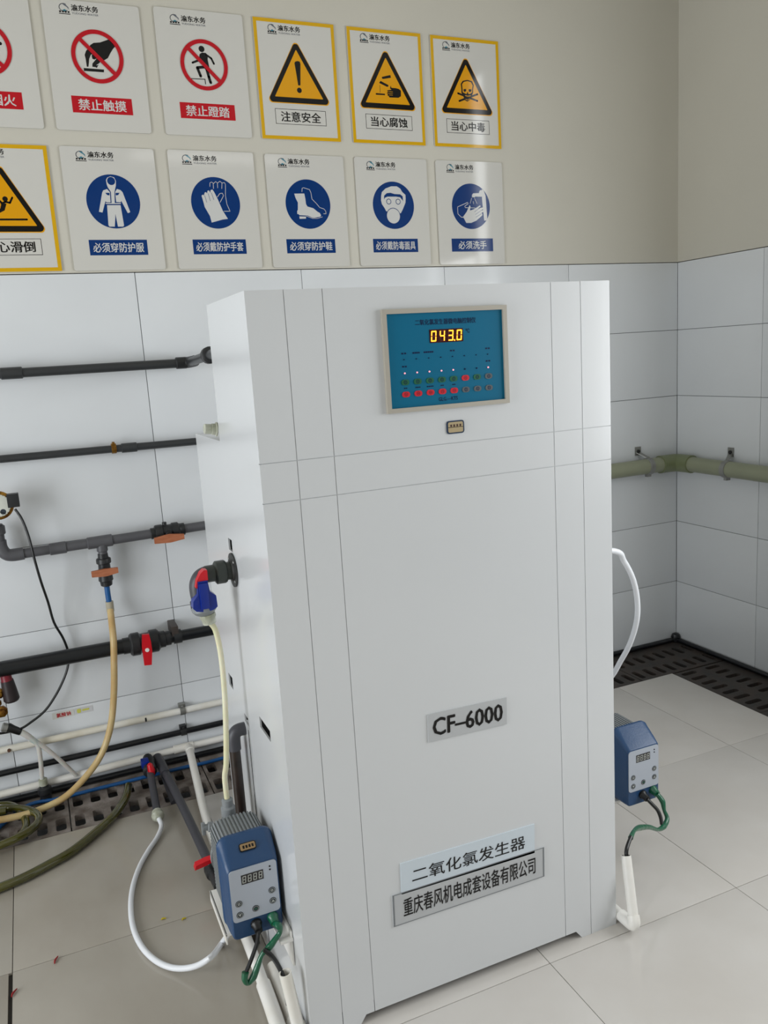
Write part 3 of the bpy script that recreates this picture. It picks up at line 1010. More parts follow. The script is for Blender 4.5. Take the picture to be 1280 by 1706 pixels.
b.tube([(CX0 - .069, VY - .006, VZ - .112), at(359, 1050, 'y', VY), at(368, 1090, 'y', VY), at(374, 1150, 'y', VY), at(376.5, 1210, 'y', VY), at(377, 1270, 'y', VY), (PLX - .003, PLY + .205, PLZ + .285), (PLX - .003, PLY + .205, PLZ + .225)], .0066, CREAMH, n=12)
tag(b.build('milky_hose'), 'milky yellowish hose from the blue-handled valve down to the left pump', 'hose')

# ------------------------------------------------------------------ metering pumps


def rsec(w, h, r, y, cz, n=5, rib=0.0, per=0):
    """rounded-rectangle section at depth y"""
    P = rrect(-w / 2, cz - h / 2, w / 2, cz + h / 2, r, n)
    return [(x, y, z) for x, z in P]


def loft(b, secs, m, cap0=True, cap1=True):
    n = len(secs[0])
    vs = [p for s in secs for p in s]
    fs = []
    for j in range(len(secs) - 1):
        for i in range(n):
            k = (i + 1) % n
            fs.append((j * n + i, j * n + k, (j + 1) * n + k, (j + 1) * n + i))
    if cap0:
        fs.append(tuple(range(n)))
    if cap1:
        fs.append(tuple((len(secs) - 1) * n + i for i in range(n))[::-1])
    b.add(vs, [f[::-1] for f in fs[:-2]] + fs[-2:] if (cap0 and cap1) else [f[::-1] for f in fs], m)


def ribbed(b, w, h, r, y0, y1, cz, m, pitch=.0085, depth=.0035):
    """body whose outline carries lengthways fins"""
    P = rrect(-w / 2, cz - h / 2, w / 2, cz + h / 2, r, 6)
    L = [0]
    for i in range(len(P)):
        a, c = P[i], P[(i + 1) % len(P)]
        L.append(L[-1] + math.hypot(c[0] - a[0], c[1] - a[1]))
    tot = L[-1]
    n = int(tot / pitch)
    out = []

    def pt(s, off):
        s %= tot
        for i in range(len(P)):
            if L[i] <= s <= L[i + 1] and L[i + 1] > L[i]:
                a, c = P[i], P[(i + 1) % len(P)]
                t = (s - L[i]) / (L[i + 1] - L[i])
                d = Vector((c[0] - a[0], c[1] - a[1])).normalized()
                return (a[0] + (c[0] - a[0]) * t - d.y * off * -1, a[1] + (c[1] - a[1]) * t + d.x * off * -1)
    for k in range(n):
        s = tot * k / n
        q = tot / n
        for f, o in ((0, 0), (.45, 0), (.5, -depth), (.95, -depth)):
            out.append(pt(s + f * q, o))
    secs = [[(x, y, z) for x, z in out] for y in (y0, y1)]
    loft(b, secs, m)


def pump(label):
    t = thing('metering_pump', label, 'pump', (0, 0, 0), 'blue metering pumps beside the cabinet')
    b = MB()
    loft(b, [rsec(.108, .170, .010, .0, .090), rsec(.114, .176, .012, .003, .090), rsec(.120, .190, .016, .020, .096), rsec(.124, .219, .022, .054, .109), rsec(.128, .223, .024, .057, .109), rsec(.128, .223, .024, .064, .109)], PBLUE)
    b.build('housing', t, ang=30)
    b = MB()
    ribbed(b, .116, .204, .030, .064, .165, .106, PGREY)
    b.build('finned_body', t, smooth=False)
    b = MB()
    b.lathe((0, .165, .106), (0, 1, 0), [(0, .062), (.012, .062), (.016, .056), (.040, .054), (.044, .048)], PGREY, 32)
    b.build('pump_head', t)
    b = MB()
    b.lathe((-.003, .205, .150), (0, 0, 1), [(0, .011), (.012, .011), (.013, .0165), (.022, .0175), (.058, .0175), (.062, .0135), (.078, .0135), (.081, .010)], PGREY, 12)
    b.build('discharge_port', t)
    b = MB()
    b.lathe((-.003, .205, .062), (0, 0, -1), [(0, .011), (.010, .011), (.011, .0165), (.040, .0175), (.046, .011)], PGREY, 12)
    b.build('suction_port', t)
    b = MB()
    b.lathe((-.030, .195, .172), (-1, 0, .15), [(0, .007), (.014, .007), (.015, .012), (.026, .012), (.028, .008), (.040, .008)], PGREY, 12)
    b.box((-.072, .190, .160), (-.063, .200, .190), PGREY, bev=.002)
    b.build('bleed_valve', t)
    b = MB()
    b.sheet([rrect(-.0535, .047, .0535, .172, .008)], -.0022, .002, PANEL)
    p = b.build('control_face', t, smooth=False)
    b = MB()
    b.sheet([rect(-.0275, .134, .0225, .157)], -.0026, None, LCD)
    for k in range(4):
        digit(b, '8', -.0208 + k * .0122, .1455, .0082, .0165, -.0029, SEG)
    b.build('display', p, smooth=False)
    for (x, z, sh) in ((-.038, .091, 'o'), (-.038, .064, 'd'), (-.002, .068, 'g'), (.038, .100, 'o'), (.038, .074, 'u')):
        b = MB()
        b.lathe((x, -.0022, z), (0, -1, 0), [(0, .0078), (.0006, .0078), (.001, .0070)], DGREY, 20)
        ring(b, x, z, .0056, .0064, -.0036, SEG, 20)
        if sh == 'u':
            b.sheet([[(x - .0038, z - .0028), (x + .0038, z - .0028), (x, z + .0036)]], -.0036, None, SEG)
        elif sh == 'd':
            b.sheet([[(x - .0038, z + .0028), (x, z - .0036), (x + .0038, z + .0028)]], -.0036, None, SEG)
        elif sh == 'g':
            b.sheet([rect(x - .0034, z - .0012, x + .0034, z + .0012)], -.0036, None, KGREEN)
        else:
            ring(b, x, z, .0014, .0030, -.0036, SEG, 12)
        o = b.build('button', p)
    b = MB()
    for z in (.159, .151):
        b.lathe((.038, -.0022, z), (0, -1, 0), [(0, .0022), (.0008, .0018)], INKK, 10)
    b.build('indicator', p)
    b = MB()
    b.sheet([rrect(-.019, -.009, .019, .009, .004, 2)], -.0014, .003, INKK)
    b.sheet([rrect(-.017, -.0072, .017, .0072, .003, 2)], -.0017, None, GOLDL)
    for k in range(4):
        b.sheet([rect(-.0115 + k * .0068, -.0035, -.0072 + k * .0068, .0030)], -.0019, None, INKK)
    o = b.build('badge', t, smooth=False)
    o.location = (0, .029, .2020)
    o.rotation_euler = (math.radians(-46), 0, 0)
    o['label'] = 'small gold badge'
    b = MB()
    b.lathe((-.004, .002, .030), (0, -1, -.25), [(0, .013), (.006, .013), (.010, .010), (.024, .009)], CABLE, 12)
    b.build('cable_socket', t)
    b = MB()
    b.lathe((.034, .002, .034), (0, -1, -.3), [(0, .013), (.006, .013), (.010, .011), (.022, .010)], GREENT, 12)
    b.build('signal_plug', t)
    return t


p1 = pump('blue and grey metering pump left of the cabinet, in front of the white floor pipe')
p2 = clone(p1)
for ch in list(p2.children):
    if ch.name.startswith('badge'):
        bpy.data.objects.remove(ch)
p1.location = (PLX, PLY, PLZ)
PRX, PRY, PRZ = -1.312, -1.285, .148
p2.location = (PRX, PRY, PRZ)
p2['label'] = 'blue and grey metering pump right of the cabinet, above the bare floor'

# brackets carrying the pumps
b = MB()
b.box((PLX - .067, -1.340, PLZ - .010), (CX0 - .001, -1.165, PLZ - .003), WPVC, bev=.001)
b.box((PLX - .067, -1.340, PLZ - .030), (PLX - .064, -1.165, PLZ - .003), WPVC)
b.box((CX0 - .005, -1.420, PLZ - .075), (CX0 - .001, -1.160, PLZ + .012), WPVC, bev=.001)
b.box((CX0 - .030, -1.425, PLZ - .010), (CX0 - .001, -1.330, PLZ - .003), WPVC, bev=.001)
tag(b.build('pump_bracket'), 'cream bracket under the left pump, fixed to the cabinet side', 'bracket', 'pump brackets')
b = MB()
b.box((CX1 + .001, -1.235, PRZ - .010), (PRX + .064, -1.075, PRZ - .003), WPVC, bev=.001)
b.box((CX1 + .001, -1.235, PRZ - .070), (CX1 + .005, -1.075, PRZ - .003), WPVC, bev=.001)
tag(b.build('pump_bracket'), 'cream bracket under the right pump, behind the cabinet edge', 'bracket', 'pump brackets')

# pump cables
def cable_pair(label, black1, green, black2, r=.0046):
    t = thing('pump_cable', label, 'cable', tuple(black1[0]), 'pump cables going into white conduits')
    for nm, pts, m, rr, lab in (('power_lead', black1, CABLE, r, None), ('taped_lead', green, GREENT, .0066, 'green tape wrapped lead'), ('joined_lead', black2, CABLE, .0052, None)):
        b = MB()
        if nm == 'taped_lead':
            rad = [rr * (1 + .28 * math.sin(i * 2.1)) for i in range(len(pts))]
            b.tube(pts, rad, m, n=12, sub=5)
        else:
            b.tube(pts, rr, m, n=10)
        o = b.build(nm, t)
        o.location = -Vector(t.location)
        if lab:
            o['label'] = lab


Y1 = -1.405
cable_pair('black and green cable hanging from the left pump into a white conduit',
           [(PLX - .004, PLY - .020, PLZ + .024), at(430, 1556, 'y', Y1), at(428, 1572, 'y', Y1 - .005), at(419, 1598, 'y', Y1 - .01), at(411, 1618, 'y', Y1 - .015), at(409, 1627, 'y', Y1 - .02)],
           [(PLX + .034, PLY - .018, PLZ + .028), at(464, 1542, 'y', Y1 - .01), at(467, 1552, 'y', Y1 - .01), at(458, 1566, 'y', Y1 - .012), at(449, 1578, 'y', Y1 - .014), at(437, 1590, 'y', Y1 - .016), at(430, 1608, 'y', Y1 - .018), at(422, 1628, 'y', Y1 - .02), at(413, 1638, 'y', Y1 - .022), at(408, 1632, 'y', Y1 - .022), at(409, 1620, 'y', Y1 - .02)],
           [at(440, 1582, 'y', Y1 - .022), at(452, 1592, 'y', Y1 - .03), at(462, 1606, 'y', Y1 - .045), at(470, 1622, 'y', -1.470), at(474, 1636, 'y', -1.476), (-2.450, -1.479, .10)])
Y2 = PRY - .03
cable_pair('black and green cable looping from the right pump into a white conduit',
           [(PRX - .004, PRY - .020, PRZ + .024), at(1087, 1340, 'y', Y2), at(1096, 1350, 'y', Y2 - .01), at(1101, 1362, 'y', Y2 - .02), at(1103, 1374, 'y', Y2 - .03)],
           [(PRX + .034, PRY - .018, PRZ + .028), at(1104, 1335, 'y', Y2), at(1107, 1350, 'y', Y2 - .01), at(1112, 1364, 'y', Y2 - .02), at(1106, 1377, 'y', Y2 - .035), at(1096, 1382, 'y', Y2 - .05), at(1082, 1378, 'y', Y2 - .07), at(1066, 1379, 'y', Y2 - .10), at(1057, 1384, 'y', Y2 - .13), at(1051, 1396, 'y', -1.470)],
           [at(1052, 1394, 'y', -1.470), at(1047, 1406, 'y', -1.482), at(1044, 1418, 'y', -1.492), (-1.548, -1.496, .165), (-1.552, -1.498, .10)], r=.0052)


def conduit(label, x, y, top, foot, yback, r, name='conduit'):
    t = thing(name, label, 'conduit', (foot[0], foot[1], 0), 'white conduits at the cabinet sides')
    L = -Vector(t.location)
    b = MB()
    a = Vector(foot)
    c = Vector((x, y, top))
    # open pipe: outer and inner skin
    d = (c - a)
    b.lathe(a, d, [(0, r), (d.length, r), (d.length, r * .84), (d.length - .06, r * .84)], WPVC, 24, cap=False)
    b.build('riser', t).location = L
    b = MB()
    b.tube([a + d.normalized() * .020, a + Vector((0, 0, .006)), a + Vector((0, .004, -.004)), a + Vector((0, .016, -.008)), a + Vector((0, .05, -.008))], r * 1.2, WPVC, n=20)
    b.build('elbow', t).location = L
    b = MB()
    b.cyl(a + Vector((0, .03, -.008)), (foot[0] + (0.004 if x < -2 else -.004), yback, foot[2] - .008), r, WPVC)
    b.build('floor_run', t).location = L


conduit('white conduit standing beside the right front foot of the cabinet', -1.550, -1.496, .179, (-1.572, -1.552, .028), -.95, .0128)
conduit('white conduit standing at the left front foot of the cabinet, at the lower edge', -2.450, -1.479, .179, (-2.432, -1.487, .028), -1.25, .0135)

# white hose on the right side
b = MB()
b.tube([(CX1 + .012, -1.30, .945), at(1024, 918, 'y', -1.30), at(1040, 935, 'y', -1.28), at(1055, 965, 'y', -1.26), at(1062, 1000, 'y', -1.24), at(1061, 1035, 'y', -1.22), at(1050, 1072, 'y', -1.18), at(1034, 1102, 'y', -1.13), at(1018, 1128, 'y', -1.09), (PRX - .003, PRY + .205, PRZ + .29), (PRX - .003, PRY + .205, PRZ + .225)], .0078, WHOSE, n=14)
b.lathe((CX1, -1.30, .948), (1, 0, -.05), [(0, .018), (.006, .018), (.007, .013), (.030, .013), (.034, .010)], WHOSE, 12)
tag(b.build('white_hose'), 'glossy white hose arching out of the right side of the cabinet', 'hose')

# ------------------------------------------------------------------ pipes on the back wall


def run(name, label, cat, base, group=None):
    t = thing(name, label, cat, tuple(base), group)
    L = -Vector(base)

    def add(b, n, lab=None, **k):
        o = b.build(n, t, **k)
        o.location = L
        if lab:
            o['label'] = lab
        return o
    return t, add


def hexring(b, a, d, r, l, m, n=8):
    b.lathe(a, d, [(0, r * .93), (l * .12, r), (l * .88, r), (l, r * .93)], m, n)


# 1: highest black pipe
ZA = 1.486
t, add = run('wall_pipe', 'highest black pipe on the tiled wall, with angled end going to the cabinet', 'pipe', (-2.8, -.045, ZA), 'pipes along the back wall')
b = MB()
b.cyl((-3.9, -.045, ZA), (-2.262, -.045, ZA - .001), .0155, BPVC)
add(b, 'pipe')
b = MB()
b.cyl((-2.862, -.045, ZA), (-2.795, -.045, ZA), .0195, BPVC)
add(b, 'coupling')
b = MB()
b.cyl((-2.300, -.045, ZA), (-2.262, -.045, ZA), .0205, CONN)
b.tube([(-2.268, -.045, ZA), (-2.252, -.055, ZA + .001), (-2.240, -.085, ZA + .004)], .0195, CONN, n=16)
add(b, 'elbow')
b = MB()
b.tube([(-2.250, -.062, ZA + .002), (-2.262, -.36, ZA + .012), (-2.275, -.70, ZA + .022), (-2.28, CB, ZA + .030)], .0150, BPVC, n=16)
add(b, 'branch')
b = MB()
q = Vector((-2.2655, -.44, ZA + .0145))
d = Vector((-.04, -1, .033)).normalized()
b.lathe(q, d, [(0, .020), (.004, .026), (.014, .026), (.016, .0215), (.020, .0215), (.022, .026), (.034, .026), (.038, .019)], CONN, 18)
add(b, 'union')

# 2: second black pipe with brass band
ZB = 1.214
t, add = run('wall_pipe', 'second black pipe from the top, with a small brass band', 'pipe', (-2.8, -.035, ZB), 'pipes along the back wall')
b = MB()
b.tube([(-3.9, -.035, ZB + .003), (-2.03, -.035, ZB - .009), (-2.0, -.065, ZB - .009), (-2.0, CB2, ZB - .009)], .0130, BPVC, n=20, smooth=False)
add(b, 'pipe')
b = MB()
b.cyl((-2.515, -.035, ZB - .006), (-2.462, -.035, ZB - .0065), .0165, BPVC)
add(b, 'coupling')
b = MB()
b.lathe((-2.548, -.035, ZB - .004), (1, 0, 0), [(0, .0170), (.001, .0178), (.015, .0178), (.016, .0170)], BRASS, 18)
b.box((-2.544, -.046, ZB + .010), (-2.536, -.028, ZB + .019), BRASS, bev=.001)
add(b, 'band', 'brass band')

# 3: grey pipe with the two orange-handled valves and the gauge riser
PC = -.055
zc = lambda x: .889 + (x + 2.93) * .018
t, add = run('valve_pipe', 'dark grey pipe with two faded orange valve handles', 'pipe', (-2.6, PC, .88), 'pipes along the back wall')
b = MB()
b.cyl((-2.895, PC, zc(-2.895)), (-2.0, PC, zc(-2.0)), .0165, GPVC)
b.cyl((-2.005, PC + .012, zc(-2.0)), (-2.005, CB2, zc(-2.0)), .0165, GPVC)
b.cyl((-2.620, PC, zc(-2.62)), (-2.621, PC, .835), .0150, GPVC)
add(b, 'pipe')
b = MB()
b.tube([(-2.87, PC, zc(-2.87)), (-2.905, PC, zc(-2.9)), (-2.925, PC, zc(-2.9) + .008), (-2.936, PC, zc(-2.9) + .03), (-2.937, PC, zc(-2.9) + .055)], .0205, GPVC, n=18)
b.cyl((-2.937, PC, .94), (-2.937, PC, 1.0), .0165, GPVC)
b.cyl((-2.937, PC, .965), (-2.937, PC, .995), .022, GPVC)
add(b, 'riser')
b = MB()
b.cyl((-2.790, PC, zc(-2.79)), (-2.735, PC, zc(-2.735)), .0205, GPVC)
add(b, 'coupling')
b = MB()
b.cyl((-2.668, PC, zc(-2.668)), (-2.583, PC, zc(-2.583)), .0210, GPVC)
b.cyl((-2.621, PC, zc(-2.62)), (-2.621, PC, zc(-2.62) - .035), .0185, GPVC)
add(b, 'tee')
# inline valve
vx0 = -2.452
b = MB()
zz = zc(vx0)
b.lathe((vx0, PC, zz), (1, 0, .018), [(0, .020), (.014, .020), (.015, .027), (.020, .0285), (.040, .0285), (.043, .024), (.046, .0245), (.072, .0245), (.075, .0285), (.096, .0285), (.099, .024), (.103, .022), (.118, .022)], CONN, 12)
b.cyl((vx0 + .058, PC, zz), (vx0 + .058, PC - .034, zz - .004), .010, CONN)
b.cyl((vx0 + .050, PC, zz + .020), (vx0 + .050, PC, zz + .036), .008, CONN)
v = add(b, 'valve_body')
b = MB()
b.sheet([[(-.052, -.011), (-.006, -.014), (.006, -.014), (.052, -.008), (.052, .010), (.004, .016), (-.004, .016), (-.052, .009)]], -.006, .005, ORANGE)
o = b.build('handle', v)
o.location = (vx0 + .056, PC - .040, zz - .018)
o['label'] = 'faded orange handle'
# branch valve pointing down
b = MB()
bx, bz = -2.6215, .852
b.lathe((bx, PC, bz), (0, 0, -1), [(0, .017), (.016, .018), (.017, .0235), (.020, .025), (.034, .025), (.037, .020), (.042, .020), (.060, .021), (.080, .0235), (.096, .025), (.100, .021), (.114, .0195), (.118, .013)], CONN, 12)
b.cyl((bx, PC, bz - .058), (bx, PC - .032, bz - .058), .010, CONN)
v = add(b, 'valve_body')
b = MB()
b.sheet([[(-.044, -.011), (-.006, -.014), (.006, -.014), (.044, -.008), (.044, .010), (.004, .012), (-.004, .012), (-.044, .009)]], -.006, .005, ORANGE)
o = b.build('handle', v)
o.location = (bx - .003, PC - .040, bz - .058)
o['label'] = 'faded orange handle'

# hose below that valve
b = MB()
b.tube([(-2.6215, PC, .736), (-2.6215, PC, .70), (-2.620, PC, .655)], .0095, BLUET, n=14)
tt = thing('drop_hose', 'aged beige hose with blue top hanging from the lower orange-handled valve', 'hose', (-2.6215, PC, .736))
o = b.build('blue_tube', tt)
o.location = -Vector(tt.location)
b = MB()
b.lathe((-2.620, PC, .678), (0, 0, -1), [(0, .0135), (.035, .0135), (.038, .0125)], mat('hose_sleeve', (176, 168, 148), .4), 14)
o = b.build('sleeve', tt)
o.location = -Vector(tt.location)
b = MB()
b.tube([(-2.620, PC, .655), at(186, 1035, 'y', -.080), at(189, 1065, 'y', -.112), at(190, 1100, 'y', -.118), at(190, 1150, 'y', -.116), at(186, 1200, 'y', -.114), at(176, 1240, 'y', -.115), at(160, 1272, 'y', -.125), at(135, 1303, 'y', -.145), at(108, 1328, 'y', -.16), at(78, 1344, 'y', -.17), at(45, 1356, 'y', -.185), at(0, 1366, 'y', -.20), at(-60, 1376, 'y', -.22)], .0115, BEIGE, n=14)
o = b.build('hose', tt)
o.location = -Vector(tt.location)

# 4: thick black pipe with the red-handled valve
PD = -.075
zd = .512
t, add = run('thick_pipe', 'thick black pipe with a red-handled ball valve', 'pipe', (-2.6, PD, zd), 'pipes along the back wall')
b = MB()
b.cyl((-3.9, PD, zd), (-2.545, PD, zd), .0265, BGLOSS)
b.cyl((-2.46, PD, zd), (-2.0, PD, zd), .0205, BGLOSS)
b.tube([(-2.0, PD, zd), (-1.97, PD, zd), (-1.95, PD - .03, zd), (-1.95, CB2 + .02, zd), (-1.95, CB2 - .05, zd + .0)], .0205, BGLOSS, n=18, smooth=False)
add(b, 'pipe')
b = MB()
b.lathe((-2.595, PD, zd), (1, 0, 0), [(0, .029), (.022, .029), (.024, .036), (.030, .041), (.056, .041), (.060, .036), (.063, .034), (.090, .034), (.093, .041), (.120, .041), (.126, .034), (.128, .030), (.146, .030), (.148, .026), (.166, .026)], CONN, 12)
b.cyl((-2.520, PD, zd), (-2.520, PD - .046, zd), .013, CONN)
v = add(b, 'valve_body')
b = MB()
b.sheet([[(-.010, -.056), (.015, -.056), (.017, -.005), (.013, .030), (.007, .056), (-.016, .056), (-.017, .010)][::1]], -.008, .005, RED)
o = b.build('handle', v)
o.location = (-2.520, PD - .052, zd - .010)
o.rotation_euler = (0, .10, 0)
o['label'] = 'red handle'
b = MB()
b.lathe((0, -.008, 0), (0, -1, 0), [(0, .0075), (.003, .0065)], WPVC, 14)
c = b.build('screw_cap', o)
b = MB()
b.lathe((-2.418, PD, zd), (1, 0, 0), [(0, .0255), (.028, .0255)], CONN, 18)
b.box((-2.424, PD - .020, zd + .008), (-2.400, 0.0, zd + .044), mat('brown_clip', (62, 54, 50), .5), bev=.002)
add(b, 'wall_clip')

# small red and black valve hanging under the thick pipe, brass pieces beside it
t, add = run('hanging_valve', 'dark conical knob with red collar under the thick black pipe, left edge', 'valve', (-2.98, -.07, .40))
b = MB()
b.lathe((-2.982, -.07, zd - .012), (.08, 0, -1), [(0, .017), (.030, .018), (.034, .020)], mat('dark_red', (120, 16, 34), .4), 14)
add(b, 'collar', 'dark red collar')
b = MB()
b.lathe((-2.979, -.07, zd - .044), (.08, 0, -1), [(0, .020), (.030, .023), (.070, .026), (.076, .022)], mat('knob_black', (40, 30, 32), .45), 14)
add(b, 'knob')
b = MB()
for k, (px, py, r) in enumerate(((-2, 1156, .018), (3, 1186, .020), (-4, 1172, .013))):
    c = at(px, py, 'y', -.07)
    b.lathe((c.x, c.y + .012, c.z), (0, -1, 0), [(0, r * .8), (.004, r), (.014, r), (.018, r * .6), (.024, r * .6), (.026, r * .3)], BRASS, 8)
add(b, 'brass_fitting', 'brass fittings')

# gauge on the riser
gc = at(-3, 842, 'y', -.10)
t, add = run('pressure_gauge', 'round brass-rimmed gauge with black sensor box, cut by the left edge', 'gauge', gc)
b = MB()
b.lathe((gc.x, gc.y + .030, gc.z), (0, -1, 0), [(0, .040), (.006, .044), (.030, .044), (.034, .047), (.038, .046), (.041, .037)], BRASS, 32, cap=False)
b.lathe((gc.x, gc.y + .030, gc.z), (0, 1, 0), [(0, .040), (.004, .030)], BRASS, 32)
add(b, 'rim')
b = MB()
b.lathe((gc.x, gc.y - .004, gc.z), (0, -1, 0), [(0, .041), (.002, .041)], mat('dial_white', (214, 216, 206), .3), 32)
for k in range(24):
    a = math.radians(15 * k)
    c0, s0 = math.cos(a), math.sin(a)
    for q in stroke([(gc.x + .034 * c0, gc.z + .034 * s0), (gc.x + .039 * c0, gc.z + .039 * s0)], .0012)[:1]:
        b.sheet([q], gc.y - .0062, None, INKK)
for q in stroke([(gc.x - .012, gc.z - .016), (gc.x + .018, gc.z - .028)], .002)[:1]:
    b.sheet([q], gc.y - .0064, None, INKK)
b.sheet([circ(gc.x + .012, gc.z - .022, .009, 20)], gc.y - .0063, None, DGREY)
add(b, 'dial')
b = MB()
b.cyl((gc.x - .020, gc.y + .012, gc.z - .04), (gc.x - .020, gc.y + .012, gc.z - .085), .008, BRASS)
add(b, 'stem')
b = MB()
q0 = at(23, 833, 'y', -.10)
b.box((q0.x - .020, -.118, q0.z - .022), (q0.x + .016, -.085, q0.z + .022), CONN, bev=.002)
add(b, 'sensor_box', 'black sensor box')
b = MB()
b.tube([at(25, 848, 'y', -.10), at(37, 866, 'y', -.105), at(48, 895, 'y', -.107), at(57, 930, 'y', -.108), at(68, 968, 'y', -.095), at(80, 1003, 'y', -.06), at(90, 1037, 'y', -.04), at(105, 1063, 'y', -.03), at(114, 1088, 'y', -.026), at(113, 1110, 'y', -.026), at(106, 1132, 'y', -.03), at(93, 1158, 'y', -.04), at(75, 1184, 'y', -.05), at(52, 1203, 'y', -.055), at(32, 1215, 'y', -.06), at(0, 1222, 'y', -.06), at(-40, 1226, 'y', -.06)], .0042, CABLE, n=8)
tag(b.build('sensor_cable'), 'thin black cable hanging from the gauge box and passing behind the thick pipe', 'cable')

# 5-7: three thin pipes near the floor
def clip(add, x, z, r, y, m, nm='clip'):
    b = MB()
    b.lathe((x - .010, y, z), (1, 0, 0), [(0, r + .0035), (.020, r + .0035)], m, 16)
    b.box((x - .012, y, z + r * .6), (x + .012, -.0005, z + r + .012), m, bev=.001)
    b.cyl((x, y - r * .2, z + r + .006), (x, y - r * .2 - .008, z + r + .006), .004, m, 8)
    add(b, nm)


t, add = run('thin_pipe', 'upper white pipe low on the wall, with rust spots and a zinc clip', 'pipe', (-2.6, -.025, .205), 'pipes along the back wall')
b = MB()
b.cyl((-3.9, -.025, .205), (-1.7, -.025, .205), .0125, WPVCD)
add(b, 'pipe')
clip(add, at(303, 1175, 'y', -.02).x, .205, .0125, -.025, ZINC)
b = MB()
b.cyl((-2.548, -.032, .205), (-2.542, -.032, .205), .0085, BGLOSS, 8)
c = at(15, 1246, 'y', -.025)
b.cyl((c.x, -.030, .205), (c.x, -.042, .205), .006, mat('rust', (90, 60, 40), .8), 10)
add(b, 'rust_spot')
t, add = run('thin_pipe', 'thin black pipe between the two low white wall pipes', 'pipe', (-2.6, -.022, .120), 'pipes along the back wall')
b = MB()
b.cyl((-3.9, -.022, .120), (-1.7, -.022, .120), .0110, BGLOSS)
add(b, 'pipe')
clip(add, at(305, 1212, 'y', -.02).x, .120, .011, -.022, CONN)
t, add = run('thin_pipe', 'lowest white pipe on the wall, with a branch running along the floor', 'pipe', (-2.6, -.025, .055), 'pipes along the back wall')
b = MB()
xz = [(-3.9, .043), (-3.06, .046), (-2.38, .058), (-1.7, .060)]
b.tube([(x, -.026, z) for x, z in xz], .0128, WPVC, n=16)
add(b, 'pipe')
xt = at(314, 1242, 'y', -.03).x
b = MB()
b.cyl((xt - .055, -.026, .058), (xt + .02, -.026, .058), .0165, WPVC)
b.cyl((xt, -.026, .058), (xt, -.066, .056), .0165, WPVC)
add(b, 'tee')
b = MB()
pts = [(xt, -.05, .057), at(328, 1300, 'z', .046), at(345, 1368, 'z', .040), at(395, 1520, 'z', .032), at(425, 1600, 'z', .028), at(446, 1660, 'z', .028)]
b.tube(pts, .0138, WPVC, n=18)
add(b, 'branch')
b = MB()
b.tube([at(439, 1640, 'z', .028), at(452, 1676, 'z', .028), at(462, 1706, 'z', .028)], .0172, WPVC, n=18)
b.tube([at(462, 1706, 'z', .028), at(475, 1745, 'z', .028)], .0172, WPVC, n=18)
add(b, 'branch_coupling')

# grey pipe on the floor with the small red valve
t, add = run('floor_pipe', 'dark grey pipe running over the grate towards the left pump, red valve at its end', 'pipe', (-2.5, -.1, .03))
b = MB()
ga = at(268, 1272, 'z', .045)
ge = at(352, 1445, 'z', .045)
b.tube([ga, at(305, 1345, 'z', .045), ge], .0140, DGPVC, n=18)
add(b, 'pipe')
b = MB()
b.tube([at(262, 1262, 'z', .05), at(270, 1276, 'z', .047), at(276, 1290, 'z', .045)], .0175, DGPVC, n=18)
add(b, 'coupling')
b = MB()
dd = (ge - ga).normalized()
b.lathe(ge - dd * .01, dd, [(0, .018), (.012, .018), (.013, .023), (.045, .023), (.048, .018), (.11, .018)], CONN, 12)
b.cyl(ge + dd * .03, ge + dd * .03 + Vector((-.01, 0, .035)), .008, CONN)
v = add(b, 'valve_body')
b = MB()
b.sheet([[(-.036, -.008), (.030, -.008), (.034, .006), (.0, .010), (-.030, .008)]], -.008, .008, RED)
o = b.build('handle', v)
o.location = ge + dd * .03 + Vector((-.018, 0, .042))
o.rotation_euler = (.3, -.15, 0)
o['label'] = 'red handle'
b = MB()
b.tube([at(272, 1286, 'z', .02), at(281, 1312, 'z', .01), at(291, 1338, 'z', .000)], .0125, DGPVC, n=14)
tag(b.build('short_pipe'), 'short grey pipe lying beside the longer one, ending at the drain edge', 'pipe')

# black valve hanging at the wall foot, its dark pipe and white hose
t, add = run('floor_valve', 'small black valve with blue and red handle at the wall foot', 'valve', (-2.55, -.06, .03))
va = at(246, 1262, 'y', -.04)
vb = at(262, 1353, 'z', .028)
b = MB()
dv = (vb - va).normalized()
b.lathe(va, dv, [(0, .017), (.02, .017), (.022, .023), (.040, .024), (.05, .022), (.085, .024), (.10, .024), (.104, .016)], CONN, 12)
add(b, 'valve_body')
b = MB()
b.cyl(va + dv * .10, vb, .0125, DGPVC)
add(b, 'dark_tail')
b = MB()
c = at(242, 1272, 'y', -.105)
b.box((c.x - .014, -.118, c.z - .016), (c.x + .014, -.080, c.z + .012), BLUE, bev=.006)
add(b, 'handle', 'blue handle')
b = MB()
c = at(252, 1281, 'y', -.145)
b.lathe((c.x - .004, c.y, c.z + .024), (.12, -.3, -1), [(0, .004), (.006, .010), (.030, .013), (.044, .009), (.050, .004)], RED, 12)
b.cyl((c.x, c.y, c.z), (c.x - .004, -.075, c.z - .012), .006, RED, 10)
add(b, 'handle_tip', 'red handle tip')
b = MB()
b.lathe(vb, dv, [(0, .013), (.002, .018), (.014, .018), (.018, .021), (.024, .0205), (.030, .015), (.040, .010)], NYLON, 14)
add(b, 'hose_nut', 'cloudy white hose nut')
b = MB()
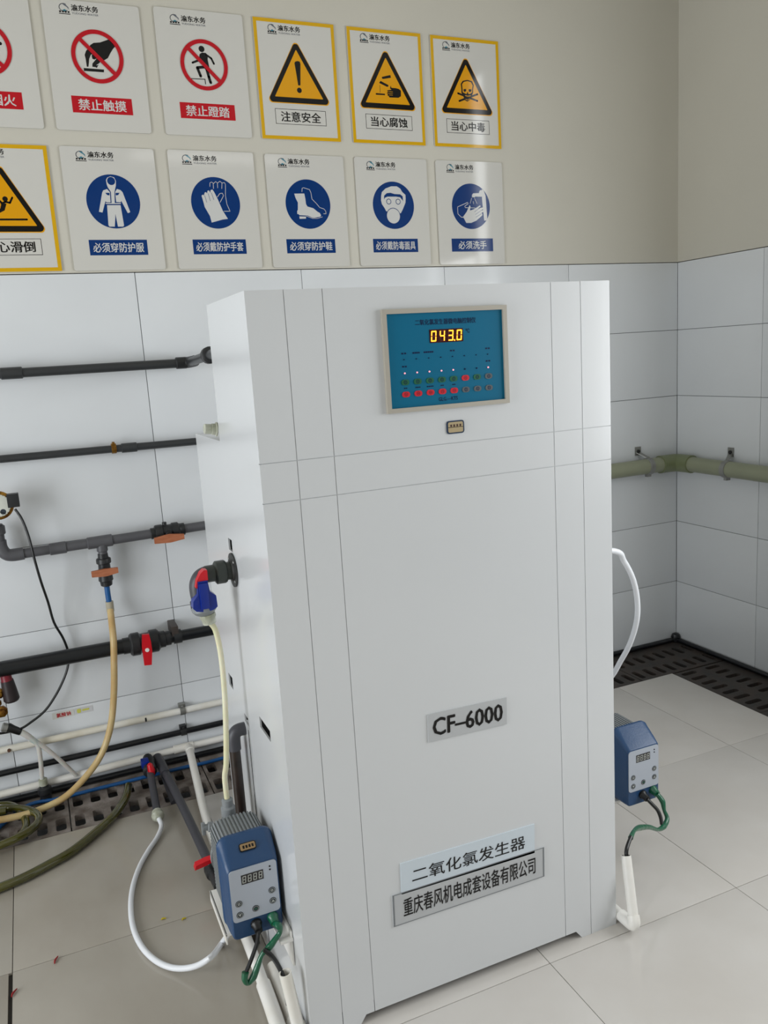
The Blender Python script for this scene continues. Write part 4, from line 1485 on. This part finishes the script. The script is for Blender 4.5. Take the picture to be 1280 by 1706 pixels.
b.tube([vb + dv * .03, at(269, 1376, 'z', .016), at(262, 1395, 'z', .010), at(248, 1416, 'z', .009), at(233, 1443, 'z', .009), at(222, 1475, 'z', .009), at(218, 1508, 'z', .009), at(222, 1545, 'z', .009), at(237, 1578, 'z', .009), at(262, 1602, 'z', .009), at(292, 1613, 'z', .012), at(325, 1610, 'z', .03), at(352, 1594, 'z', .06), at(368, 1574, 'y', -1.10), at(379, 1558, 'y', -1.12), at(384, 1540, 'y', -1.14), (PLX - .004, PLY + .205, PLZ + .005), (PLX - .003, PLY + .205, PLZ + .030)], .0075, WHOSE, n=14)
tag(b.build('white_hose'), 'white hose curling over the floor from the wall-foot valve to the left pump', 'hose')

# olive hoses at the left
b = MB()
b.tube([at(214, 1309, 'z', .022), at(209, 1330, 'z', .018), at(190, 1358, 'z', .016), at(160, 1386, 'z', .015), at(120, 1418, 'z', .015), at(80, 1441, 'z', .015), at(40, 1462, 'z', .015), at(0, 1479, 'z', .015), at(-60, 1502, 'z', .015)], .0138, OLIVEH, n=16)
tag(b.build('olive_hose'), 'olive translucent hose crossing the grate and floor diagonally', 'hose', 'olive hoses')
b = MB()
pts = []
for k in range(34):
    a = math.radians(80 - k * 22)
    f = k / 33
    c = at(-22 - 6 * math.sin(k * .7), 1378 + 6 * f, 'z', .02 + .022 * f)
    pts.append(c + Vector((math.cos(a) * (.150 - .03 * math.sin(k * .5)), math.sin(a) * (.138 - .025 * f), 0)))
b.tube(pts, .0130, OLIVEH, n=14, sub=3)
tag(b.build('coiled_hose'), 'olive translucent hose coiled on the grate at the left edge', 'hose', 'olive hoses')

# white Y tube with black collar and its lower fitting
t, add = run('branching_tube', 'milky forked tube with a black collar, left of the beige hose', 'tube', (-2.95, -.06, .28))
b = MB()
b.lathe(at(3, 1211, 'y', -.065), at(14, 1213, 'y', -.065) - at(3, 1211, 'y', -.065), [(0, .012), (.002, .0155), (.018, .0155), (.02, .012)], ZINC, 14)
add(b, 'clear_cap', 'clear cap')
b = MB()
a0, a1 = at(11, 1211, 'y', -.065), at(33, 1219, 'y', -.063)
b.lathe(a0, a1 - a0, [(0, .013), (.006, .016), (.022, .0135), (.026, .0135), (.05, .012)], CABLE, 14)
add(b, 'collar', 'black collar')
b = MB()
b.tube([at(30, 1217, 'y', -.063), at(46, 1226, 'y', -.062), at(62, 1240, 'y', -.060), at(67, 1262, 'y', -.058), at(70, 1298, 'y', -.056)], [.011, .0105, .0085, .0078, .0078], MILK, n=12)
b.tube([at(50, 1230, 'y', -.060), at(72, 1244, 'y', -.058), at(90, 1258, 'y', -.055), at(108, 1274, 'y', -.048), at(127, 1292, 'y', -.042)], [.0105, .0085, .0078, .0078, .0075], MILK, n=12)
add(b, 'tube')
b = MB()
nb = at(71, 1297, 'y', -.056)
b.lathe(nb, (0.02, 0, -1), [(0, .012), (.002, .015), (.024, .015), (.026, .011)], NYLON, 12)
add(b, 'nut', 'cloudy nut')
b = MB()
b.lathe((nb.x + .001, nb.y, nb.z - .024), (0.02, 0, -1), [(0, .015), (.006, .016), (.012, .023), (.030, .024), (.034, .020), (.060, .019)], CONN, 12)
add(b, 'lower_valve')

# labels stuck on the tiles
sp = at(106, 1190, 'y', 0)
b = MB()
b.box((sp.x - .038, -.0012, sp.z - .012), (sp.x + .036, -.0004, sp.z + .012), mat('sticker_white', (214, 214, 208), .4))
t2 = thing('wall_sticker', 'small white sticker with red characters on the tile, above the low white pipe', 'sticker', (sp.x, 0, sp.z))
o = b.build('paper', t2, smooth=False)
o.location = -Vector(t2.location)
b = MB()
lettering(b, '氯酸钠', sp.x, sp.z, .048, .0155, -.0016, mat('red_print', (176, 30, 40), .5), bold=.03)
o = b.build('lettering', t2, smooth=False)
o.location = -Vector(t2.location)
sq = at(137, 1183, 'y', 0)
b = MB()
b.box((sq.x - .024, -.0012, sq.z - .011), (sq.x + .036, -.0004, sq.z + .011), mat('sticker_faded', (204, 204, 206), .4))
t2 = thing('wall_sticker', 'faded white sticker with pale yellow marks, right of the red lettered one', 'sticker', (sq.x, 0, sq.z))
o = b.build('paper', t2, smooth=False)
o.location = -Vector(t2.location)
b = MB()
ym = mat('yellow_print', (206, 204, 92), .5)
b.sheet([rrect(sq.x - .018, sq.z - .008, sq.x - .004, sq.z + .008, .004, 2)], -.0016, None, ym)
b.sheet([rect(sq.x + .000, sq.z - .003, sq.x + .024, sq.z + .004)], -.0016, None, ym)
o = b.build('faded_print', t2, smooth=False)
o.location = -Vector(t2.location)

# ------------------------------------------------------------------ olive pipe round the far corner
t, add = run('corner_pipe', 'olive green pipe turning the corner of the room at mid height', 'pipe', (-.05, -.05, .88), 'pipes along the back wall')
RG = .0345
g0 = .893
b = MB()
b.cyl((-1.6, -.046, g0 - .004), (-.09, -.046, g0), RG, GREENP, 28)
add(b, 'back_run')
b = MB()
b.cyl((-.046, -.09, g0), (-.046, -2.0, g0 - .012), RG, GREENP, 28)
add(b, 'side_run')
b = MB()
b.tube([(-.145, -.046, g0), (-.095, -.046, g0), (-.062, -.052, g0), (-.052, -.062, g0), (-.046, -.095, g0), (-.046, -.145, g0)], .0410, mat('elbow_green', (122, 130, 96), .4, var=.1), n=24)
add(b, 'elbow')


def pipe_clamp(a, d, y_dir, lab, m):
    """a: centre of the band on the pipe; d: along the pipe; y_dir: towards the wall"""
    b = MB()
    a = Vector(a)
    d = Vector(d)
    wv = Vector(y_dir)
    b.lathe(a - d * .012, d, [(0, RG + .002), (.001, RG + .004), (.025, RG + .004), (.026, RG + .002)], m, 28)
    # strap up to the wall plate
    top = a + Vector((0, 0, RG + .004))
    wall = a + wv * .045 + Vector((0, 0, RG + .026)) - d * .022
    P = [top + d * .010, top - d * .010, wall - d * .012 - wv * .004, wall + d * .012 - wv * .004]
    b.add(P + [p + Vector((0, 0, .003)) for p in P], [(0, 1, 2, 3), (7, 6, 5, 4), (0, 4, 5, 1), (1, 5, 6, 2), (2, 6, 7, 3), (3, 7, 4, 0)], m)
    c = wall - d * .0 + Vector((0, 0, .008))
    e = d * .016
    u = Vector((0, 0, .020))
    P = [c - e - u - wv * .004, c + e - u - wv * .004, c + e + u - wv * .004, c - e + u - wv * .004]
    b.add(P + [p + wv * .003 for p in P], [(0, 1, 2, 3), (7, 6, 5, 4), (0, 4, 5, 1), (1, 5, 6, 2), (2, 6, 7, 3), (3, 7, 4, 0)], m)
    b.lathe(c - wv * .004, -wv, [(0, .008), (.006, .008), (.008, .005)], DARK, 8)
    lo = a - Vector((0, 0, RG + .002))
    b.box((lo.x - .012, lo.y - .008, lo.z - .012), (lo.x + .012, lo.y + .008, lo.z), m, bev=.001)
    add(b, 'pipe_clamp')


pipe_clamp((-.213, -.046, g0), (1, 0, 0), (0, 1, 0), '', ZINC)
pipe_clamp((-.046, -.352, g0 - .002), (0, -1, 0), (1, 0, 0), '', ZINC)

# ------------------------------------------------------------------ scraps on the floor
def scrap(px, py, col, ln, an, label, cat='scrap', nm='red_scrap'):
    c = at(px, py, 'z', .001)
    b = MB()
    b.tube([(-ln / 2, 0, 0), (-ln * .1, .002, .001), (ln / 2, 0, 0)], [.0016, .0028, .0014], col, n=6)
    o = b.build(nm)
    o.location = (c.x, c.y, .0028)
    o.rotation_euler = (0, 0, an)
    tag(o, label, cat)


RS = mat('red_scrap', (150, 22, 26), .5)
YSC = mat('yellow_scrap', (190, 170, 30), .5)
scrap(94, 1600, RS, .026, math.radians(70), 'red scrap on the floor joint, left of the white hose loop')
scrap(24, 1655, RS, .026, math.radians(62), 'red scrap beside the dark floor gap at the left edge')
scrap(273, 1532, YSC, .013, 0, 'yellow crumb above the floor joint inside the white hose loop', nm='yellow_scrap')
scrap(307, 1532, YSC, .012, .3, 'yellow crumb on the floor joint, right of the other crumb', nm='yellow_scrap')
